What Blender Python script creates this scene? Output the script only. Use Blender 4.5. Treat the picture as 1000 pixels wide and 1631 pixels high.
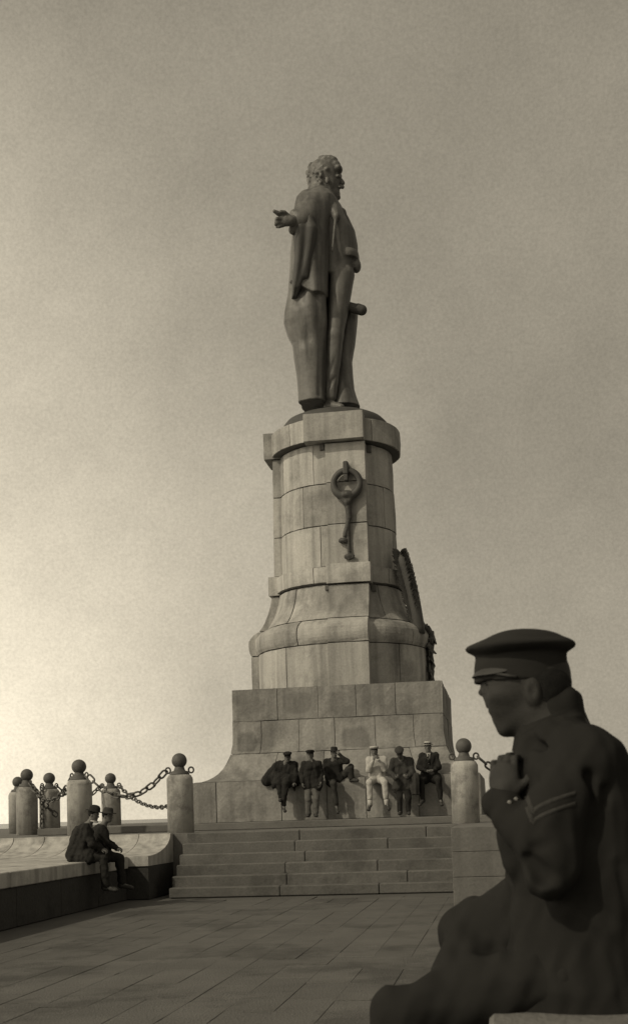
import bpy, bmesh, math, random
import numpy as np
from math import sin, cos, pi, radians, tan, sqrt, atan2
from mathutils import Vector, Matrix
from mathutils.bvhtree import BVHTree

random.seed(7)
rng = np.random.default_rng(7)
sc = bpy.context.scene
COL = sc.collection
for o in list(bpy.data.objects):
    bpy.data.objects.remove(o)

# ------------------------------------------------------------------ camera
F, YAW, PIT, ROL, EYE = 1927.0, radians(8.8), radians(4.0), radians(1.85), 1.6
CX, CY = 500.0, 1295.0 - 1927.0 * tan(radians(4.0))
_f = np.array([-sin(YAW) * cos(PIT), cos(YAW) * cos(PIT), sin(PIT)])
_r0 = np.array([cos(YAW), sin(YAW), 0.0])
_u0 = np.cross(_r0, _f)
_r = _r0 * cos(ROL) - _u0 * sin(ROL)
_u = _u0 * cos(ROL) + _r0 * sin(ROL)
CAMP = np.array([0.0, 0.0, EYE])


def at(x, y, Y):
    """world point on the upright plane at depth Y that the photograph shows at (x, y)"""
    d = _f + _r * (x - CX) / F - _u * (y - CY) / F
    return CAMP + d * (Y / d[1])


cam = bpy.data.cameras.new("camera")
cam.sensor_fit = 'VERTICAL'
cam.sensor_height = 24.0
cam.lens = F / 1631.0 * 24.0
cam.shift_y = (CY - 815.5) / 1631.0
cam.dof.use_dof = True
cam.dof.focus_distance = 22.0
cam.dof.aperture_fstop = 5.0
cam.clip_start = 0.05
cam.clip_end = 9000
camo = bpy.data.objects.new("camera", cam)
COL.objects.link(camo)
M = Matrix(((_r[0], _u[0], -_f[0], 0), (_r[1], _u[1], -_f[1], 0), (_r[2], _u[2], -_f[2], EYE), (0, 0, 0, 1)))
camo.matrix_world = M
sc.camera = camo

# ------------------------------------------------------------------ light
SUN_EL = radians(41)
SH = np.array([-0.685, -0.729])                      # horizontal direction towards the sun
w = bpy.data.worlds.new("World")
sc.world = w
w.use_nodes = True
nt = w.node_tree
nt.nodes.clear()
out = nt.nodes.new('ShaderNodeOutputWorld')
bg = nt.nodes.new('ShaderNodeBackground')
bg.inputs['Strength'].default_value = 0.12
sky = nt.nodes.new('ShaderNodeTexSky')
sky.sky_type = 'NISHITA'
sky.sun_disc = False
sky.sun_elevation = SUN_EL
sky.sun_rotation = atan2(SH[0], SH[1])
sky.dust_density = 1.0
sky.air_density = 1.0
bw = nt.nodes.new('ShaderNodeRGBToBW')
tc = nt.nodes.new('ShaderNodeTexCoord')
dot = nt.nodes.new('ShaderNodeVectorMath')
dot.operation = 'DOT_PRODUCT'
ga = YAW + radians(76)
dot.inputs[1].default_value = (-sin(ga), cos(ga), 0.0)


def mth(tree, op, a, b=None, c=None):
    n = tree.nodes.new('ShaderNodeMath')
    n.operation = op
    for i, v in enumerate((a, b, c)):
        if v is None:
            continue
        if isinstance(v, (int, float)):
            n.inputs[i].default_value = v
        else:
            tree.links.new(v, n.inputs[i])
    return n.outputs[0]


L = nt.links.new
L(tc.outputs['Generated'], dot.inputs[0])
sep = nt.nodes.new('ShaderNodeSeparateXYZ')
L(tc.outputs['Generated'], sep.inputs[0])
# thick bright haze: the clear-sky gradient is flattened and never looks below a few degrees
com = nt.nodes.new('ShaderNodeCombineXYZ')
L(sep.outputs[0], com.inputs[0])
L(sep.outputs[1], com.inputs[1])
L(mth(nt, 'MULTIPLY_ADD', mth(nt, 'MAXIMUM', sep.outputs[2], 0.0), 0.8, 0.2), com.inputs[2])
L(com.outputs[0], sky.inputs['Vector'])
L(sky.outputs[0], bw.inputs[0])
GLOW = 8.8
g = mth(nt, 'MINIMUM', mth(nt, 'MAXIMUM', dot.outputs['Value'], 0.0), 0.62)
g = mth(nt, 'POWER', g, 2.1)
el_ = mth(nt, 'MAXIMUM', mth(nt, 'SUBTRACT', 1.0, mth(nt, 'POWER', mth(nt, 'MULTIPLY', mth(nt, 'MAXIMUM', sep.outputs[2], 0.0), 1.62), 2.0)), 0.0)
g = mth(nt, 'MULTIPLY', g, el_)
g = mth(nt, 'MULTIPLY_ADD', g, GLOW, 1.0)
nz = nt.nodes.new('ShaderNodeTexNoise')
nz.inputs['Scale'].default_value = 5.0
nz.inputs['Detail'].default_value = 9.0
nz.inputs['Roughness'].default_value = 0.66
L(tc.outputs['Generated'], nz.inputs['Vector'])
n2 = nt.nodes.new('ShaderNodeTexNoise')
n2.inputs['Scale'].default_value = 420.0
n2.inputs['Detail'].default_value = 5.0
n2.inputs['Roughness'].default_value = 0.7
L(tc.outputs['Generated'], n2.inputs['Vector'])
m1 = mth(nt, 'MULTIPLY_ADD', nz.outputs[0], 0.7, 0.65)
m2 = mth(nt, 'MULTIPLY_ADD', n2.outputs[0], 0.56, 0.72)
tot = mth(nt, 'MULTIPLY_ADD', bw.outputs[0], 0.40, 1.75)
tot = mth(nt, 'MULTIPLY', tot, g)
tot = mth(nt, 'MULTIPLY', tot, m1)
tot = mth(nt, 'MULTIPLY', tot, m2)
vm = nt.nodes.new('ShaderNodeVectorMath')
vm.operation = 'SCALE'
vm.inputs[0].default_value = (1.0, 0.895, 0.695)
L(tot, vm.inputs['Scale'])
L(vm.outputs[0], bg.inputs['Color'])
L(bg.outputs[0], out.inputs['Surface'])

sl = bpy.data.lights.new("sun", 'SUN')
sl.energy = 1.7
sl.angle = radians(1.0)
sl.color = (1.0, 0.895, 0.69)
so = bpy.data.objects.new("sun", sl)
COL.objects.link(so)
sd = Vector((SH[0] * cos(SUN_EL), SH[1] * cos(SUN_EL), sin(SUN_EL)))
so.rotation_euler = sd.to_track_quat('Z', 'Y').to_euler()
so.location = (-40, -20, 40)

sc.view_settings.view_transform = 'Standard'
sc.view_settings.look = 'None'
sc.view_settings.exposure = 0.0
sc.view_settings.gamma = 1.0
sc.view_settings.use_curve_mapping = False
sc.cycles.use_denoising = True
sc.cycles.max_bounces = 6


# ------------------------------------------------------------------ materials
def unit3(v):
    return np.array(v, float) / np.linalg.norm(v)


def material(name, col, var=0.35, scale=2.0, rough=0.85, bump=0.25, bscale=30.0, rnd=0.0, spec=0.3,
             stain=0.0, streak=0.0, centre=0.0, metal=0.0, fine=0.12):
    """procedural surface: base grey, cloudy wear, fine grain, per-piece tone, streaks of dirt"""
    m = bpy.data.materials.new(name)
    m.use_nodes = True
    t = m.node_tree
    t.nodes.clear()
    o = t.nodes.new('ShaderNodeOutputMaterial')
    p = t.nodes.new('ShaderNodeBsdfPrincipled')
    p.inputs['Roughness'].default_value = rough
    p.inputs['Metallic'].default_value = metal
    p.inputs['Specular IOR Level'].default_value = spec
    t.links.new(p.outputs[0], o.inputs[0])
    c = t.nodes.new('ShaderNodeTexCoord')
    geo = t.nodes.new('ShaderNodeNewGeometry')
    a = t.nodes.new('ShaderNodeTexNoise')
    a.inputs['Scale'].default_value = scale
    a.inputs['Detail'].default_value = 7
    a.inputs['Roughness'].default_value = 0.6
    t.links.new(geo.outputs['Position'], a.inputs['Vector'])
    b = t.nodes.new('ShaderNodeTexNoise')
    b.inputs['Scale'].default_value = bscale
    b.inputs['Detail'].default_value = 6
    t.links.new(geo.outputs['Position'], b.inputs['Vector'])
    v = mth(t, 'MULTIPLY_ADD', a.outputs[0], 2 * var, 1 - var)
    v = mth(t, 'MULTIPLY', v, mth(t, 'MULTIPLY_ADD', b.outputs[0], 2 * fine, 1 - fine))
    if rnd:
        oi = t.nodes.new('ShaderNodeObjectInfo')
        v = mth(t, 'MULTIPLY', v, mth(t, 'MULTIPLY_ADD', oi.outputs['Random'], 2 * rnd, 1 - rnd))
    if streak:
        mp = t.nodes.new('ShaderNodeMapping')
        mp.inputs['Scale'].default_value = (5.0, 5.0, 0.25)
        t.links.new(geo.outputs['Position'], mp.inputs['Vector'])
        s = t.nodes.new('ShaderNodeTexNoise')
        s.inputs['Scale'].default_value = 1.0
        s.inputs['Detail'].default_value = 5
        t.links.new(mp.outputs[0], s.inputs['Vector'])
        mr = t.nodes.new('ShaderNodeMapRange')
        mr.inputs['From Min'].default_value = 0.42
        mr.inputs['From Max'].default_value = 0.68
        mr.inputs['To Min'].default_value = 1.0
        mr.inputs['To Max'].default_value = 1.0 - streak
        t.links.new(s.outputs[0], mr.inputs['Value'])
        v = mth(t, 'MULTIPLY', v, mr.outputs[0])
    if stain:
        s = t.nodes.new('ShaderNodeTexNoise')
        s.inputs['Scale'].default_value = scale * 0.55
        s.inputs['Detail'].default_value = 9
        s.inputs['Roughness'].default_value = 0.68
        off = t.nodes.new('ShaderNodeVectorMath')
        off.operation = 'ADD'
        off.inputs[1].default_value = (13.7, 4.2, 8.8)
        t.links.new(geo.outputs['Position'], off.inputs[0])
        t.links.new(off.outputs[0], s.inputs['Vector'])
        mr = t.nodes.new('ShaderNodeMapRange')
        mr.inputs['From Min'].default_value = 0.50
        mr.inputs['From Max'].default_value = 0.60
        mr.inputs['To Min'].default_value = 1.0
        mr.inputs['To Max'].default_value = 1.0 - stain
        t.links.new(s.outputs[0], mr.inputs['Value'])
        v = mth(t, 'MULTIPLY', v, mr.outputs[0])
    if centre:
        # damp weathered middle of a block, paler salt bloom round its joints
        uv = t.nodes.new('ShaderNodeUVMap')
        uv.uv_map = 'UVMap'
        sp = t.nodes.new('ShaderNodeSeparateXYZ')
        t.links.new(uv.outputs[0], sp.inputs[0])
        dx = mth(t, 'ABSOLUTE', mth(t, 'SUBTRACT', sp.outputs[0], 0.5))
        dy = mth(t, 'ABSOLUTE', mth(t, 'SUBTRACT', sp.outputs[1], 0.5))
        d = mth(t, 'ADD', mth(t, 'POWER', dx, 4.0), mth(t, 'POWER', dy, 4.0))
        d = mth(t, 'POWER', d, 0.25)
        d = mth(t, 'ADD', d, mth(t, 'MULTIPLY_ADD', a.outputs[0], 0.22, -0.11))
        mr = t.nodes.new('ShaderNodeMapRange')
        mr.inputs['From Min'].default_value = 0.30
        mr.inputs['From Max'].default_value = 0.37
        mr.inputs['To Min'].default_value = 1.0
        mr.inputs['To Max'].default_value = 0.0
        t.links.new(d, mr.inputs['Value'])
        oi = t.nodes.new('ShaderNodeObjectInfo')
        r5 = mth(t, 'FRACT', mth(t, 'MULTIPLY', oi.outputs['Random'], 7.31))
        r5 = mth(t, 'POWER', r5, 1.5)
        k = mth(t, 'MULTIPLY', mth(t, 'MULTIPLY', mr.outputs[0], r5), -centre)
        v = mth(t, 'MULTIPLY', v, mth(t, 'ADD', k, 1.0))
    sc_ = t.nodes.new('ShaderNodeVectorMath')
    sc_.operation = 'SCALE'
    sc_.inputs[0].default_value = col
    t.links.new(v, sc_.inputs['Scale'])
    t.links.new(sc_.outputs[0], p.inputs['Base Color'])
    if bump:
        bp = t.nodes.new('ShaderNodeBump')
        bp.inputs['Strength'].default_value = bump
        bp.inputs['Distance'].default_value = 0.02
        t.links.new(b.outputs[0], bp.inputs['Height'])
        t.links.new(bp.outputs[0], p.inputs['Normal'])
    return m


def g3(v, warm=1.0):
    return (v, v * (0.98 if warm else 1), v * (0.93 if warm else 1))


MAT = dict(
    drum=material('drum_stone', g3(0.40), var=0.28, scale=1.1, rnd=0.20, stain=0.32, streak=0.32, bump=0.5, bscale=22, fine=0.26),
    plinth=material('plinth_stone', g3(0.27), var=0.34, scale=1.3, rnd=0.12, stain=0.30, streak=0.25, centre=0.34, bump=0.6, bscale=18, fine=0.28),
    mortar=material('mortar', g3(0.12), var=0.2),
    pale=material('pale_granite', g3(0.45), var=0.3, scale=2.2, stain=0.25, streak=0.38, bump=0.35, bscale=40, fine=0.25),
    post=material('bollard_granite', g3(0.40), var=0.38, scale=3.2, rnd=0.12, stain=0.38, streak=0.4, bump=0.5, bscale=45, fine=0.3),
    step=material('step_stone', g3(0.122), var=0.38, scale=1.6, rnd=0.10, stain=0.28, bump=0.5, bscale=25, fine=0.3),
    cheek=material('cheek_stone', g3(0.150), var=0.25, scale=1.6, stain=0.2, streak=0.15, bump=0.4, bscale=25, fine=0.25),
    painted_shade=material('painted_shade_stone', g3(0.045), var=0.35, scale=2.0, stain=0.3, bump=0.6, bscale=20, fine=0.35),  # near-black base colour paints the shade on the terrace's lower faces
    platform=material('platform_stone', g3(0.15), var=0.3, scale=1.2, stain=0.2, bump=0.3, fine=0.25),
    slab=material('paving_stone', g3(0.110), var=0.36, scale=1.3, rnd=0.06, stain=0.35, bump=0.9, bscale=45, fine=0.5),
    quay=material('quay_ground', g3(0.10), var=0.3, scale=0.6, stain=0.2, bump=0.4),
    wallm=material('wall_stone', g3(0.16), var=0.3, scale=5, stain=0.2, bump=0.5, bscale=60, fine=0.25),
    bronze=material('bronze', g3(0.15), var=0.45, scale=2.2, rough=0.5, bump=0.35, bscale=14, streak=0.5, spec=0.35, fine=0.25),
    bronze_dark=material('dark_bronze', g3(0.065), var=0.3, scale=3, rough=0.6, bump=0.25, bscale=20, spec=0.35),
    iron=material('iron', g3(0.085), var=0.4, scale=8, rough=0.6, bump=0.3, bscale=40, spec=0.35),
    navy=material('navy_wool', g3(0.022), var=0.2, scale=6, rough=0.97, bump=0.15, bscale=700, spec=0.05, fine=0.15),
    cap=material('cap_wool', g3(0.030), var=0.2, scale=9, rough=0.97, bump=0.15, bscale=700, spec=0.05, fine=0.15),
    dark=material('dark_wool', g3(0.028), var=0.35, scale=9, rough=0.95, bump=0.3, bscale=60, spec=0.05, fine=0.3),
    charcoal=material('charcoal_wool', g3(0.046), var=0.35, scale=9, rough=0.95, bump=0.3, bscale=60, spec=0.05, fine=0.3),
    grey=material('grey_cloth', g3(0.105), var=0.3, scale=9, rough=0.95, bump=0.3, bscale=60, spec=0.05, fine=0.3),
    white=material('white_cotton', g3(0.42), var=0.25, scale=9, rough=0.9, bump=0.3, bscale=60, spec=0.1),
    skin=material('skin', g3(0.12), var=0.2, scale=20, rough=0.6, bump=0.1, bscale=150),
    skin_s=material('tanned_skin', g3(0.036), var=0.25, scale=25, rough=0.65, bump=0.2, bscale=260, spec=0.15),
    hair=material('dark_hair', g3(0.018), var=0.3, scale=40, rough=0.8, bump=0.4, bscale=300, spec=0.1),
    leather=material('black_leather', g3(0.045), var=0.3, scale=20, rough=0.6, bump=0.1, spec=0.2),
    braid=material('faded_braid', g3(0.044), var=0.35, scale=60, rough=0.95, bump=0.3, bscale=400, spec=0.05),
    brass=material('dull_brass', g3(0.18), var=0.2, scale=60, rough=0.4, spec=0.5, bump=0),
    eye=material('eye', g3(0.2), var=0.1, rough=0.3, bump=0),
)

# sea: dark water with a rippled shine
m = bpy.data.materials.new('sea_water')
m.use_nodes = True
t = m.node_tree
p = t.nodes['Principled BSDF']
p.inputs['Base Color'].default_value = (0.05, 0.05, 0.045, 1)
p.inputs['Roughness'].default_value = 0.25
wn = t.nodes.new('ShaderNodeTexNoise')
wn.inputs['Scale'].default_value = 0.35
wn.inputs['Detail'].default_value = 8
gp = t.nodes.new('ShaderNodeNewGeometry')
t.links.new(gp.outputs['Position'], wn.inputs['Vector'])
bp = t.nodes.new('ShaderNodeBump')
bp.inputs['Strength'].default_value = 0.6
bp.inputs['Distance'].default_value = 0.3
t.links.new(wn.outputs[0], bp.inputs['Height'])
t.links.new(bp.outputs[0], p.inputs['Normal'])
MAT['sea'] = m


# ------------------------------------------------------------------ object helpers
def link(name, me, mat=None, parent=None):
    o = bpy.data.objects.new(name, me)
    COL.objects.link(o)
    if mat is not None and me is not None and not me.materials:
        me.materials.append(mat if not isinstance(mat, str) else MAT[mat])
    if parent is not None:
        o.parent = parent
    return o


def thing(name, label, cat, loc=(0, 0, 0), group=None):
    o = bpy.data.objects.new(name, None)
    o.empty_display_size = 0.2
    COL.objects.link(o)
    o.location = loc
    o['label'] = label
    o['category'] = cat
    if group:
        o['group'] = group
    return o


def keep(o, parent):
    """parent o, built in world coordinates, to a thing that stands somewhere else"""
    o.parent = parent
    o.location = -Vector(parent_world(parent))
    return o


def parent_world(p):
    v = Vector((0, 0, 0))
    while p is not None:
        v += p.location
        p = p.parent
    return v


def mesh(name, verts, faces, smooth=False):
    me = bpy.data.meshes.new(name)
    me.from_pydata([tuple(map(float, v)) for v in verts], [], faces)
    me.update()
    if smooth:
        me.shade_smooth()
    return me


def bm_mesh(name, bm, smooth=False):
    bmesh.ops.recalc_face_normals(bm, faces=bm.faces)
    me = bpy.data.meshes.new(name)
    bm.to_mesh(me)
    bm.free()
    if smooth:
        me.shade_smooth()
    return me


def box_bm(bm, lo, hi, bevel=0.0, rot=None):
    c = [(a + b) / 2 for a, b in zip(lo, hi)]
    s = [abs(b - a) for a, b in zip(lo, hi)]
    mat = Matrix.Translation(c) @ (rot if rot else Matrix.Identity(4)) @ Matrix.Diagonal((*s, 1))
    r = bmesh.ops.create_cube(bm, size=1.0, matrix=mat)
    if bevel:
        ed = list({e for v in r['verts'] for e in v.link_edges})
        bmesh.ops.bevel(bm, geom=ed, offset=bevel, segments=1, affect='EDGES')


def box_me(name, lo, hi, bevel=0.0):
    bm = bmesh.new()
    box_bm(bm, lo, hi, bevel)
    return bm_mesh(name, bm)


def lathe_me(name, prof, n=32, smooth=True, jitter=0.0):
    vs, fs = [], []
    for i, (r, z) in enumerate(prof):
        for k in range(n):
            a = 2 * pi * k / n
            rr = max(r, 1e-4) * (1 + jitter * sin(3 * a + i) * 0.5)
            vs.append((rr * cos(a), rr * sin(a), z))
    for i in range(len(prof) - 1):
        for k in range(n):
            k2 = (k + 1) % n
            fs.append((i * n + k, i * n + k2, (i + 1) * n + k2, (i + 1) * n + k))
    fs.append(tuple(range(n - 1, -1, -1)))
    b = (len(prof) - 1) * n
    fs.append(tuple(range(b, b + n)))
    me = mesh(name, vs, fs)
    if smooth:
        me.shade_smooth()
        for p in me.polygons:
            if len(p.vertices) > 4:
                p.use_smooth = False
    return me


def tube_me(name, pts, rad, n=8, closed=False, smooth=True):
    pts = [np.array(p, float) for p in pts]
    N = len(pts)
    vs, fs = [], []
    ref = None
    for i in range(N):
        if closed:
            tg = pts[(i + 1) % N] - pts[i - 1]
        else:
            tg = pts[min(i + 1, N - 1)] - pts[max(i - 1, 0)]
        tg = tg / np.linalg.norm(tg)
        if ref is None:
            ref = np.array([0, 0, 1.0]) if abs(tg[2]) < 0.9 else np.array([0, 1.0, 0])
        a = np.cross(tg, ref)
        a /= np.linalg.norm(a)
        b = np.cross(a, tg)
        ref = b
        r = rad[i] if hasattr(rad, '__len__') else rad
        for k in range(n):
            th = 2 * pi * k / n
            vs.append(pts[i] + r * (cos(th) * a + sin(th) * b))
    for i in range(N if closed else N - 1):
        j = (i + 1) % N
        for k in range(n):
            k2 = (k + 1) % n
            fs.append((i * n + k, i * n + k2, j * n + k2, j * n + k))
    if not closed:
        fs.append(tuple(range(n - 1, -1, -1)))
        fs.append(tuple(range((N - 1) * n, N * n)))
    return mesh(name, vs, fs, smooth)


# ------------------------------------------------------------------ sculpting: distance field -> surface nets
class Field:
    def __init__(s, lo, hi, h):
        s.h = h
        s.lo = np.array(lo, float)
        n = np.ceil((np.array(hi, float) - s.lo) / h).astype(int) + 1
        s.ax = [s.lo[i] + h * np.arange(n[i]) for i in range(3)]
        s.F = np.full(tuple(n), 1.0, np.float32)

    def put(s, prim, k=0.02, op='+'):
        fn, lo, hi = prim
        mg = k + 4 * s.h
        sl, gr = [], []
        for i in range(3):
            a = int(np.searchsorted(s.ax[i], lo[i] - mg))
            b = int(np.searchsorted(s.ax[i], hi[i] + mg))
            if b - a < 1:
                return
            sl.append(slice(a, b))
            gr.append(s.ax[i][a:b])
        X = gr[0][:, None, None]
        Y = gr[1][None, :, None]
        Z = gr[2][None, None, :]
        d = fn(X, Y, Z)
        sl = tuple(sl)
        f = s.F[sl]
        if op == '+':
            if k > 0:
                hh = np.clip(0.5 + 0.5 * (f - d) / k, 0, 1)
                r = f * (1 - hh) + d * hh - k * hh * (1 - hh)
            else:
                r = np.minimum(f, d)
        else:
            d = -d
            if k > 0:
                hh = np.clip(0.5 - 0.5 * (f - d) / k, 0, 1)
                r = f * (1 - hh) + d * hh + k * hh * (1 - hh)
            else:
                r = np.maximum(f, d)
        s.F[sl] = r

    def wrinkle(s, amp, freq, seed=0, aniso=(1, 1, 0.45)):
        r = np.random.default_rng(seed)
        X = s.ax[0][:, None, None]
        Y = s.ax[1][None, :, None]
        Z = s.ax[2][None, None, :]
        for i in range(4):
            d = r.normal(size=3)
            d = d / np.linalg.norm(d) * np.array(aniso) * freq * (0.7 + 0.5 * i)
            e = r.normal(size=3) * freq * 0.5
            ph = r.uniform(0, 6, 2)
            s.F += (amp / (1 + 0.6 * i) * np.sin(X * d[0] + Y * d[1] + Z * d[2] + ph[0]
                    + 1.2 * np.sin(X * e[0] + Y * e[1] + Z * e[2] + ph[1]))).astype(np.float32)

    def mesh(s, name):
        Fv = s.F
        nx, ny, nz_ = Fv.shape
        S = Fv < 0
        c = np.zeros((nx - 1, ny - 1, nz_ - 1), np.int8)
        for dx in (0, 1):
            for dy in (0, 1):
                for dz in (0, 1):
                    c += S[dx:nx - 1 + dx, dy:ny - 1 + dy, dz:nz_ - 1 + dz]
        act = (c > 0) & (c < 8)
        idx = np.argwhere(act)
        cor = [(dx, dy, dz) for dx in (0, 1) for dy in (0, 1) for dz in (0, 1)]
        val = np.stack([Fv[idx[:, 0] + a, idx[:, 1] + b, idx[:, 2] + d] for a, b, d in cor], 1).astype(float)
        pos = np.zeros((len(idx), 3))
        cnt = np.zeros(len(idx))
        for i in range(8):
            for j in range(i + 1, 8):
                A, B = np.array(cor[i]), np.array(cor[j])
                if np.abs(A - B).sum() != 1:
                    continue
                m_ = (val[:, i] < 0) != (val[:, j] < 0)
                tt = val[:, i] / np.where(m_, val[:, i] - val[:, j], 1)
                pos += np.where(m_[:, None], A + tt[:, None] * (B - A), 0)
                cnt += m_
        pos = pos / cnt[:, None]
        pts = s.lo + (idx + pos) * s.h
        num = np.full(act.shape, -1, np.int64)
        num[act] = np.arange(len(idx))
        quads = []
        for axn in range(3):
            sh = [slice(None)] * 3
            a = [slice(1, -1)] * 3
            b = [slice(1, -1)] * 3
            a[axn] = slice(0, -1)
            b[axn] = slice(1, None)
            sa, sb = S[tuple(a)], S[tuple(b)]
            e = np.argwhere(sa != sb)
            if not len(e):
                continue
            neg = sa[e[:, 0], e[:, 1], e[:, 2]]
            o1, o2 = [(1, 2), (2, 0), (0, 1)][axn]
            base = e.copy()
            for q in range(3):
                if q != axn:
                    base[:, q] += 1
            def cell(d1, d2):
                q = base.copy()
                q[:, o1] += d1
                q[:, o2] += d2
                return num[q[:, 0], q[:, 1], q[:, 2]]
            Q = np.stack([cell(-1, -1), cell(0, -1), cell(0, 0), cell(-1, 0)], 1)
            Q[~neg] = Q[~neg][:, ::-1]
            quads.append(Q)
        Q = np.concatenate(quads)
        Q = Q[(Q >= 0).all(1)]
        me = bpy.data.meshes.new(name)
        me.vertices.add(len(pts))
        me.vertices.foreach_set('co', pts.astype(np.float32).ravel())
        me.loops.add(Q.size)
        me.loops.foreach_set('vertex_index', Q.astype(np.int32).ravel())
        me.polygons.add(len(Q))
        me.polygons.foreach_set('loop_start', np.arange(0, Q.size, 4, dtype=np.int32))
        me.update(calc_edges=True)
        me.validate()
        me.shade_smooth()
        return me


def cone(a, b, ra, rb):
    a, b = np.array(a, float), np.array(b, float)
    d = b - a
    L2 = max(float(d @ d), 1e-9)

    def fn(X, Y, Z):
        t_ = np.clip(((X - a[0]) * d[0] + (Y - a[1]) * d[1] + (Z - a[2]) * d[2]) / L2, 0, 1)
        return np.sqrt((X - a[0] - t_ * d[0]) ** 2 + (Y - a[1] - t_ * d[1]) ** 2 + (Z - a[2] - t_ * d[2]) ** 2) - (ra + (rb - ra) * t_)
    r = max(ra, rb)
    return fn, np.minimum(a, b) - r, np.maximum(a, b) + r


def ell(c, rad, R=None):
    """ellipsoid; R = rows are the three axes"""
    c = np.array(c, float)
    rad = np.array(rad, float)
    R = np.eye(3) if R is None else np.array(R, float)

    def fn(X, Y, Z):
        x, y, z = X - c[0], Y - c[1], Z - c[2]
        q = [R[i, 0] * x + R[i, 1] * y + R[i, 2] * z for i in range(3)]
        k0 = np.sqrt(sum((q[i] / rad[i]) ** 2 for i in range(3))) + 1e-9
        k1 = np.sqrt(sum((q[i] / rad[i] ** 2) ** 2 for i in range(3))) + 1e-9
        return k0 * (k0 - 1) / k1
    m_ = rad.max()
    return fn, c - m_, c + m_


def rbox(c, half, R=None, r=0.01):
    c = np.array(c, float)
    half = np.array(half, float) - r
    R = np.eye(3) if R is None else np.array(R, float)

    def fn(X, Y, Z):
        x, y, z = X - c[0], Y - c[1], Z - c[2]
        q = [np.abs(R[i, 0] * x + R[i, 1] * y + R[i, 2] * z) - half[i] for i in range(3)]
        o_ = np.sqrt(sum(np.maximum(v, 0) ** 2 for v in q))
        return o_ + np.minimum(np.maximum(q[0], np.maximum(q[1], q[2])), 0) - r
    m_ = np.linalg.norm(half) + r
    return fn, c - m_, c + m_


def loft(rows, n=2.0, fold=0.0, nf=9, ph=0.0, tw=0.0):
    """upright stack of ovals: rows of (z, cx, cy, rx, ry); fold adds upright drapery folds"""
    rows = sorted(rows)
    A = np.array(rows, float)
    z0, z1 = A[0, 0], A[-1, 0]

    def fn(X, Y, Z):
        zc = np.clip(Z, z0, z1)
        cx, cy, rx, ry = [np.interp(zc.ravel(), A[:, 0], A[:, i]).reshape(zc.shape) for i in range(1, 5)]
        dx, dy = (X - cx) / rx, (Y - cy) / ry
        q = (np.abs(dx) ** n + np.abs(dy) ** n) ** (1.0 / n)
        if fold:
            th = np.arctan2(dy, dx)
            q = q + fold * np.sin(nf * th + ph + tw * Z + 1.3 * np.sin(2 * th + 0.9 * Z)) * np.clip(q, 0, 1)
        d = (q - 1) * np.minimum(rx, ry)
        return np.maximum(d, np.maximum(Z - z1, z0 - Z))
    lo = np.array([(A[:, 1] - A[:, 3]).min(), (A[:, 2] - A[:, 4]).min(), z0])
    hi = np.array([(A[:, 1] + A[:, 3]).max(), (A[:, 2] + A[:, 4]).max(), z1])
    e = fold * (hi - lo).max() * 0.6
    return fn, lo - [e, e, 0], hi + [e, e, 0]


def prows(Y, rows):
    """rows of (py, x_left, x_right, half depth, depth offset) -> loft rows in metres"""
    out_ = []
    for py, xl, xr, hd, dy in rows:
        a, b = at(xl, py, Y + dy), at(xr, py, Y + dy)
        out_.append(((a[2] + b[2]) / 2, (a[0] + b[0]) / 2, Y + dy, (b[0] - a[0]) / 2, hd))
    return out_


def field_for(prims, h, pad=0.05):
    lo = np.min([p_[1] for p_, *_ in prims], axis=0) - pad
    hi = np.max([p_[2] for p_, *_ in prims], axis=0) + pad
    return Field(lo, hi, h)


def sculpt(name, prims, h, mat, parent, wr=None, seed=0):
    """prims: list of (primitive, blend, op)"""
    prims = [(p_ + ('+',))[:3] if len(p_) == 2 else p_ for p_ in prims]
    fl = field_for([p_ for p_ in prims if p_[2] == '+'], h)
    for p_, k, op in prims:
        fl.put(p_, k, op)
    if wr:
        for i_ in range(0, len(wr), 2):
            fl.wrinkle(wr[i_], wr[i_ + 1], seed + i_)
    me = fl.mesh(name)
    o = link(name, me, mat)
    keep(o, parent)
    return o


# ------------------------------------------------------------------ setting: ground, platform, sea
def structure(name, me, mat):
    o = link(name, me, mat)
    o['kind'] = 'structure'
    return o


AX, AY = -4.15, 33.3                                   # centre of the monument
DX = -4.28                                             # centre of its drum
SX0, SX1 = -6.65, -0.91                                # ends of the flight of steps
ZL, ZU = 1.26, 1.43                                    # lower and upper platform

structure('sea', mesh('sea', [(-4000, -4000, -2.5), (4000, -4000, -2.5), (4000, 6000, -2.5), (-4000, 6000, -2.5)], [(0, 1, 2, 3)]), 'sea')
qm = box_me('ground', (-60, -25, -3.0), (60, 95, -0.009))
ground = structure('ground', qm, 'quay')

# paving slabs of the walk, laid in long courses towards the steps
slab_meshes = []
for k in range(6):
    bm = bmesh.new()
    box_bm(bm, (-0.2120, -0.4992, -0.05), (0.2120, 0.4992, 0.0), 0.003)
    for v in bm.verts:
        v.co.z += random.uniform(-0.002, 0.002)
    slab_meshes.append(bm_mesh('paving_slab', bm))
ncol = 18
for i in range(ncol):
    x = -6.6 + 0.425 * (i + 0.5)
    y = 8.6 + random.uniform(0, 0.9) - (1.0 if i % 2 else 0.0)
    while y + 0.5 < 23.3:
        if y > 8.2:
            o = link('paving_slab', slab_meshes[random.randrange(6)], 'slab', ground)
            o.location = (x, y, random.uniform(-0.004, 0.002))
            o.rotation_euler = (random.uniform(-.003, .003), random.uniform(-.003, .003), 0)
        y += 1.0

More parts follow.
